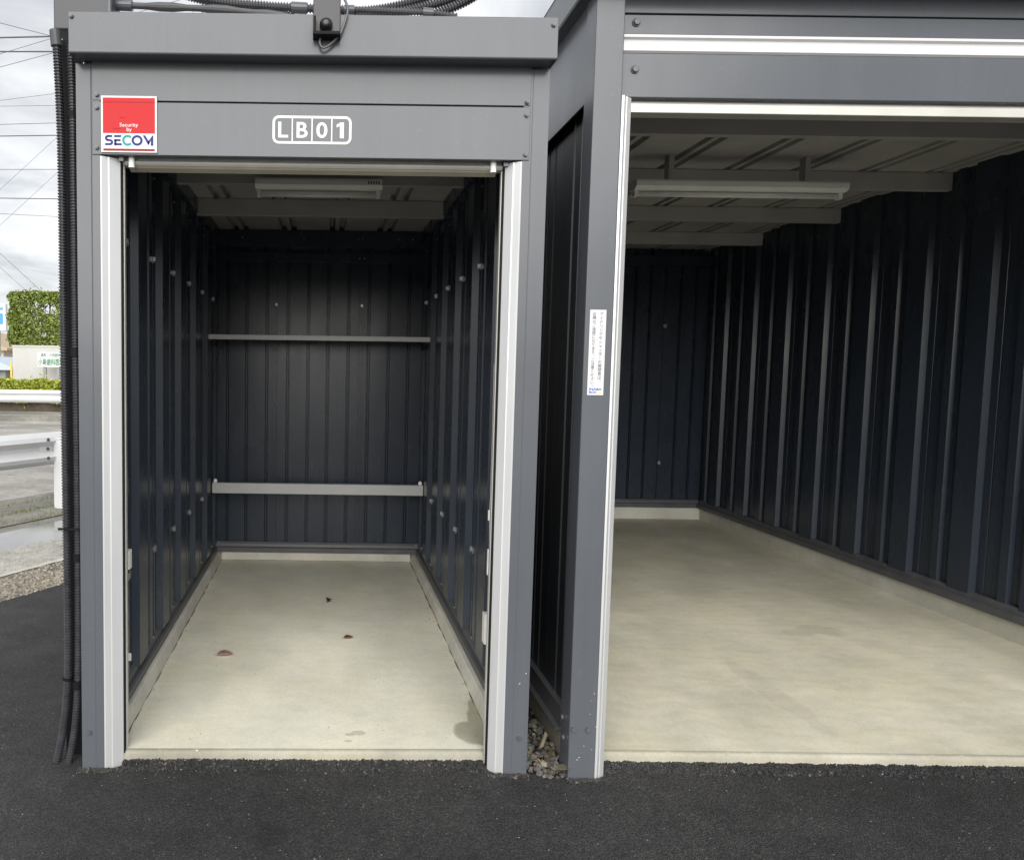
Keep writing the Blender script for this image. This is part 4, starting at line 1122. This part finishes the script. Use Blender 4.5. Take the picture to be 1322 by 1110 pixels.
for _ in range(1600):
    t = random.uniform(-.6, 1.8); p = gp(t, random.uniform(-.02, .5), 0)
    sp_.append((p[0], p[1], -.008 + random.uniform(-.002, .003), random.uniform(.004, .012)))
g = rocks(sp_, 9).build('gutter_pebbles', 'pebbles'); g['kind'] = 'stuff'; g['label'] = 'pale pebbles bedded in the gutter strip'; g['category'] = 'gravel'

# ------------------------------------------------------------------ near guardrail
def guardrail(label, p_end, dirv, length, posts, ztop, zbot, post_top, bolts=True):
    dirv = Vector(dirv).normalized(); nrm = Vector((dirv.y, -dirv.x, 0))     # towards the lot
    root = thing('guardrail', label, 'guardrail', tuple(p_end))
    h = ztop - zbot
    prof = [(0, 0), (.03, .06), (.062, .14), (.080, .26), (.03, .38), (.006, .45), (.006, .55), (.03, .62), (.080, .74), (.062, .86), (.03, .94), (0, 1)]
    ring = [(a, zbot + b_ * h) for a, b_ in prof] + [(a - .006, zbot + b_ * h) for a, b_ in prof[::-1]]
    n = len(ring); vs = []
    for t in (0, length):
        for (o_, z) in ring:
            p = Vector(p_end) - dirv * t + nrm * o_; vs.append((p.x, p.y, z))
    MB().add(vs, [(i, (i + 1) % n, (i + 1) % n + n, i + n) for i in range(n)] + [tuple(range(n))[::-1], tuple(range(n, 2 * n))]).build('beam', 'guard_white', root, smooth=False)
    for t in posts:
        c_ = Vector(p_end) - dirv * t + nrm * .09
        pts = []
        for sx, sy in ((-1, -1), (1, -1), (1, 1), (-1, 1)):
            p = c_ + dirv * (.062 * sx) + nrm * (.06 * sy); pts.append((p.x, p.y))
        MB().prism(pts, 'z', -.05, post_top).build('post', 'guard_white', root, bevel=.01)
        pts = [((Vector((x, y)) - c_.xy) * 1.08 + c_.xy) for x, y in pts]
        MB().prism([tuple(p) for p in pts], 'z', post_top + .0005, post_top + .018).build('post_cap', 'guard_white', root, bevel=.004)
        if bolts:
            for (dt, f_) in ((.18, .80), (.18, .24), (.13, .5), (-.02, .80)):
                p = Vector(p_end) - dirv * (t + dt) + nrm * (.081 if f_ != .5 else .02) + Vector((0, 0, zbot + f_ * h))
                MB().tube([p, p + nrm * .012], .018, 8).build('bolt', 'bolt_grey', root)
            pl = []
            for sx, o_ in ((.03, .0125), (.24, .0125), (.24, .0185), (.03, .0185)):
                p = Vector(p_end) - dirv * (t + sx) + nrm * o_; pl.append((p.x, p.y))
            MB().prism(pl, 'z', zbot + h * .42, zbot + h * .58).build('splice_plate', 'guard_white', root)
    return root
pe = atz(77, 650, 0.0)
zt = aty(73, 556, pe.y).z; zb_ = aty(73, 597, pe.y).z
guardrail('near white guardrail beside the lot, its end post by the conduits', (pe.x + GD.x * .1 + GN.x * -.07, pe.y + .1 * GD.y - .02, 0), (GD.x, GD.y, 0), 9, (.22, 2.22, 4.22, 6.22), zt, zb_, aty(77, 565, pe.y).z)
# far guardrail along the other side of the road
FY = 23.2
c0 = aty(40, 503.5, FY)
guardrail('far white guardrail across the road under the hedge', (c0.x + 16, FY + .5, 0), (1, .02, 0), 40, (2, 6, 10, 14, 17.2, 22, 26), c0.z, aty(40, 520, FY).z, c0.z - .1, False)
# far kerb and pavement
FK = 22.6
struct(MB().prism([(FK, -.03), (FK, .12), (FK + .2, .12), (FK + .2, -.03)], 'x', -60, 20).build('far_kerb', 'old_asphalt_dark'))
struct(MB().add([(-60, FK + .2, .10), (20, FK + .2, .10), (20, FK + 9, .12), (-60, FK + 9, .12)], [(0, 1, 2, 3)]).build('far_pavement', 'old_asphalt'))

# grass tufts in the verge cracks
def grass(n, t0, t1, offs, hgt, seed):
    rnd = random.Random(seed); vs, fs = [], []
    for i in range(n):
        t = rnd.uniform(t0, t1); p = Vector(gp(t, rnd.choice(offs) + rnd.gauss(0, .035), -.01))
        a = rnd.uniform(0, 6.28); h = hgt * rnd.uniform(.4, 1.2); wv = Vector((math.cos(a), math.sin(a), 0)) * .003
        ln = Vector((rnd.gauss(0, .4), rnd.gauss(0, .4), 0)) * h
        o = len(vs); vs += [p - wv, p + wv, p + ln + Vector((0, 0, h))]; fs.append((o, o + 1, o + 2))
    return MB().add(vs, fs)
g = grass(5000, -2, 8, (2.06, 2.45, 2.9, 2.5), .05, 4).build('grass', 'grass_leaf'); g['kind'] = 'stuff'; g['label'] = 'thin grass growing in the cracks of the road edge'; g['category'] = 'grass'

# ------------------------------------------------------------------ hedge, wall, clinic sign beyond the road
def leaves(x0, x1, y0_, y1_, z0, z1, n, s, seed, rough=.12, holes=()):
    rnd = random.Random(seed); vs, fs = [], []
    while len(fs) < n:
        # mostly the outer shell of the clipped block, some inside
        x, y, z = rnd.uniform(x0, x1), rnd.uniform(y0_, y1_), rnd.uniform(z0, z1)
        if rnd.random() < .78:
            k = rnd.random(); j = abs(rnd.gauss(0, rough))
            if k < .55: y = y0_ + j
            elif k < .75: z = z1 - j * .8
            elif k < .9: x = x0 + j
            else: x = x1 - j
        if rnd.random() < .05: x += rnd.gauss(0, .10); z += rnd.gauss(0, .10); y += rnd.gauss(0, .08)
        ex, ez = min(x - x0, x1 - x) / .3, (z1 - z) / .3
        if ex < 1 and ez < 1 and (1 - ex) ** 2 + (1 - ez) ** 2 > 1: continue
        z += .05 * math.sin(x * 5.3) * math.sin(y * 4 + 1); y += .06 * math.sin(x * 7 + z * 5); x += .05 * math.sin(z * 8 + y)
        if any(((x - hx) / hr) ** 2 + ((z - hz) / (hr * .8)) ** 2 < rnd.uniform(.5, 1.3) for hx, hz, hr in holes): continue
        a = Vector((rnd.gauss(0, 1), rnd.gauss(-.5, 1), rnd.gauss(.4, 1))).normalized()
        t = a.orthogonal().normalized(); t = (Matrix.Rotation(rnd.uniform(0, 6.28), 3, a) @ t); b_ = a.cross(t)
        l = s * rnd.uniform(.7, 1.4); c_ = Vector((x, y, z))
        o = len(vs); vs += [c_ - t * l, c_ + b_ * l * .45, c_ + t * l, c_ - b_ * l * .45]; fs.append((o, o + 1, o + 2, o + 3))
    return MB().add(vs, fs)
HY_ = 28.0
hx0 = aty(10, 420, HY_).x; hz1 = aty(40, 376, HY_).z; hz0 = aty(40, 447, HY_).z
hx1 = hx0 + 5.2
hd = thing('clipped_hedge', 'tall box-clipped green hedge growing above the cream wall', 'hedge', ((hx0 + hx1) / 2, HY_, 0))
hol = [aty(u, v, HY_) for u, v in ((60, 399), (44, 393), (55, 432))]
leaves(hx0, hx1, HY_, HY_ + .75, hz0, hz1, 36000, .052, 11, .16, [(p.x, p.z, r_) for p, r_ in zip(hol, (.24, .15, .12))]).build('foliage', 'hedge_leaf', hd)
for x in (hx0 + .5, hx0 + 1.35, hx0 + 2.3, hx0 + 3.3, hx0 + 4.3):
    b_ = MB(); b_.tube([(x, HY_ + .4, 0.1), (x + .04, HY_ + .38, 1.6), (x - .03, HY_ + .42, hz0 + .6), (x + .05, HY_ + .4, hz1 - .4)], .06, 8, lambda i: (.08, .07, .05, .02)[i])
    for q2 in range(5):
        z = hz0 + .2 + q2 * .3; s2 = (-1) ** q2
        b_.tube([(x, HY_ + .4, z), (x + s2 * .35, HY_ + .3 + .1 * s2, z + .35)], .02, 6, lambda i: (.022, .008)[i])
    b_.build('trunk', 'bark', hd, smooth=True)
wx0 = aty(18, 470, HY_ - .4).x; wz1 = aty(40, 446, HY_ - .4).z
wl = thing('boundary_wall', 'plain cream wall under the tall clipped hedge', 'wall', (wx0 + 2.5, HY_ - .4, 0))
Bx(wx0, wx0 + 6, HY_ - .5, HY_ - .3, .1, wz1 - .06).build('wall_body', 'wall_cream', wl)
Bx(wx0 - .02, wx0 + 6, HY_ - .52, HY_ - .28, wz1 - .0595, wz1).build('coping', 'wall_cream', wl)
SY = HY_ - 1.3
a, b_ = aty(47.5, 474, SY), aty(48, 453.5, SY)
sx0, sx1, sz0, sz1 = a.x, a.x + 1.02, a.z, b_.z
cs = thing('clinic_sign', 'white clinic sign with green Japanese lettering in front of the cream wall', 'sign', ((sx0 + sx1) / 2, SY, 0))
Bx(sx0, sx1, SY, SY + .12, sz0, sz1).build('board', 'sign_white', cs)
b_ = MB(); ring_y(b_, [(sx0, sz0), (sx1, sz0), (sx1, sz1), (sx0, sz1)], [(sx0 + .025, sz0 + .025), (sx1 - .025, sz0 + .025), (sx1 - .025, sz1 - .025), (sx0 + .025, sz1 - .025)], SY - .004); b_.build('frame', 'shelf_grey', cs)
for px in (57.5, 74.5):
    x = aty(px, 480, SY).x; Bx(x - .05, x + .05, SY + .02, SY + .10, .1, sz0 - .001).build('leg', 'house_grey', cs)
text_part('小島歯科医院', cs, 'lettering', 'text_green', sx0 + .05, sz0 + .07, .88, .23, SY - .005, .012)
text_part('歯科・小児歯科', cs, 'lettering', 'text_green', sx0 + .15, sz0 + .36, .66, .12, SY - .005, .008)
# low hedge along the pavement
LH = 25.0
lz = aty(40, 490.5, LH).z
lh = thing('low_hedge', 'low yellow-green clipped hedge along the pavement behind the far guardrail', 'hedge', (-8, LH, .1))
leaves(-17, -5, LH, LH + .8, .42, lz, 26000, .055, 21, .1).build('foliage', 'low_hedge_leaf', lh)
Bx(-16.9, -5.1, LH + .25, LH + .6, .1, lz - .2).build('twig_core', 'bark', lh)

# ------------------------------------------------------------------ far houses, signs, marker
def house(label, x0, x1, ya, yb, h, rh, wall, roofm, windows):
    o = thing('house', label, 'house', ((x0 + x1) / 2, ya, 0))
    Bx(x0, x1, ya, yb, -.03, h).build('wall', wall, o)
    ov = .35
    MB().prism([(x0 - ov, h - .05), (x1 + ov, h - .05), (x1 + ov, h + .1), ((x0 + x1) / 2, h + rh), (x0 - ov, h + .1)], 'y', ya - ov, yb + ov).build('roof', roofm, o)
    for (wx, wz, ww, wh) in windows:
        f_ = Bx(wx, wx + ww, ya - .05, ya - .001, wz, wz + wh).build('window', 'shelf_grey', o)
        Bx(wx + .06, wx + ww - .06, ya - .06, ya - .051, wz + .06, wz + wh - .06).build('pane', 'glass_dark', f_)
    return o
Y1 = 46.0
a = aty(13, 432, Y1)
house('tan-roofed house far left beyond the road', a.x - 9.5, a.x - .4, Y1, Y1 + 8, a.z - .9, 1.7, 'house_cream', 'roof_tan', [(a.x - 1.6, 1.2, .9, 1.2), (a.x - 3.4, 1.2, 1.0, 1.2), (a.x - 6.5, 1.2, 1.0, 1.2)])
Y2 = 34.0
a = aty(14, 460, Y2)
house('low shed with pale blue roof in front of the tan-roofed house', a.x - 1.7, a.x - .25, Y2, Y2 + 3, a.z - .55, .55, 'house_grey', 'roof_blue', [(a.x - 1.0, .7, .5, .7)])
Y3 = 38.0
house('grey two-storey house behind the clipped hedge', aty(16, 430, 55).x, aty(16, 430, 55).x + 9, 55, 63, 3.6, 1.4, 'house_grey', 'house_grey', [(aty(16, 430, 55).x + 1, 2, 1.2, 1.2)])
a, b_ = aty(-14, 427, Y3), aty(7, 392, Y3)
ps = thing('pole_sign', 'white roadside sign with blue strokes on a pole at the far left', 'sign', ((a.x + b_.x) / 2, Y3, 0))
Bx(a.x, b_.x, Y3, Y3 + .25, a.z, b_.z).build('board', 'sign_white', ps, bevel=.02)
cx_ = b_.x - .22; ww = .09
MB().prism(rrect(cx_ - ww, cx_ + ww, a.z + .32, a.z + .85, .06), 'y', Y3 - .012, Y3 - .001).build('blue_mark', 'sign_blue', ps)
MB().prism([(cx_ - .35, a.z + .98), (cx_ + .1, a.z + 1.03), (cx_ + .1, a.z + 1.13), (cx_ - .35, a.z + 1.10)], 'y', Y3 - .012, Y3 - .001).build('blue_mark', 'sign_blue', ps)
MB().tube([((a.x + b_.x) / 2, Y3 + .12, -.03), ((a.x + b_.x) / 2, Y3 + .12, a.z)], .09, 10).build('pole', 'house_grey', ps)
a = atz(11, 494, .1); p = aty(11, 488, 26.5)
mk = thing('marker_post', 'orange and yellow marker post beside the cream wall', 'marker post', (p.x, 26.5, .1))
MB().tube([(p.x, 26.5, .1), (p.x, 26.5, .98)], .06, 10).build('shaft', 'orange', mk, smooth=True)
MB().tube([(p.x + .06, 26.6, .1), (p.x + .06, 26.6, 1.75)], .035, 10).build('pole', 'yellow', mk, smooth=True)

# ------------------------------------------------------------------ overhead wires
WIRES = [('thin wire sloping down past the top conduit end', 0, 30, 63, 46, .010), ('upper thick cable bundle under the junction box', 0, 49, 63, 47.5, .026), ('second thick cable below the junction box', 0, 67, 67, 67, .024),
         ('wire rising from the left to the thick cables', 0, 87, 67, 69, .009), ('wire crossing between the two thick cables', 0, 70, 60, 52, .009), ('faint wire rising gently above the middle of the sky', 0, 130, 72, 121, .007),
         ('level thin wire in the middle of the sky', 0, 137.5, 73, 136.5, .007), ('coiled thin wire just above a dark cable', 0, 161, 73, 159, .010), ('dark level cable at the height of the number plate', 0, 176, 73, 175, .018),
         ('thin level wire at the height of the shutter bar', 0, 219, 75, 219, .010), ('long slanting wire rising to the dark level cable', 0, 245, 73, 178, .006), ('dark cable level with the tube light', 0, 256, 76, 257, .016),
         ('faint wire sinking slightly below the lowest dark cable', 0, 276, 76, 280, .008), ('lower long slanting wire rising to the right', 0, 291, 75, 222, .006), ('wire running steeply down to the clipped hedge', 0, 327, 50, 373, .008), ('thin wire just above the clipped hedge at far left', 0, 345, 30, 372, .006)]
WY = 26.0
for i, (lab, u0, v0, u1, v1, r_) in enumerate(WIRES):
    yy = WY + 0.35 * i
    a, b_ = aty(u0, v0, yy), aty(u1, v1, yy)
    d = (b_ - a) / (b_.x - a.x)
    def reach(sgn):
        L_ = 0.0
        while L_ < 45 and 3.2 < (a + d * (sgn * (L_ + .5))).z < 17: L_ += .5
        return a + d * (sgn * L_)
    pA, pB = reach(-1), reach(1)
    if i >= 14: pB = a + d * ((b_.x - a.x) + .8)      # these two end in the clipped hedge
    n = 14; pts = []
    for k in range(n + 1):
        t = k / n; p = pA.lerp(pB, t); pts.append(p)
    o = MB().tube(pts, r_, 6).build('power_line', 'wire', smooth=True, origin=tuple(pA))
    if 'thick' in lab or 'coiled' in lab:
        pass
    tag(o, lab, 'power line', 'overhead wires left of the unit')
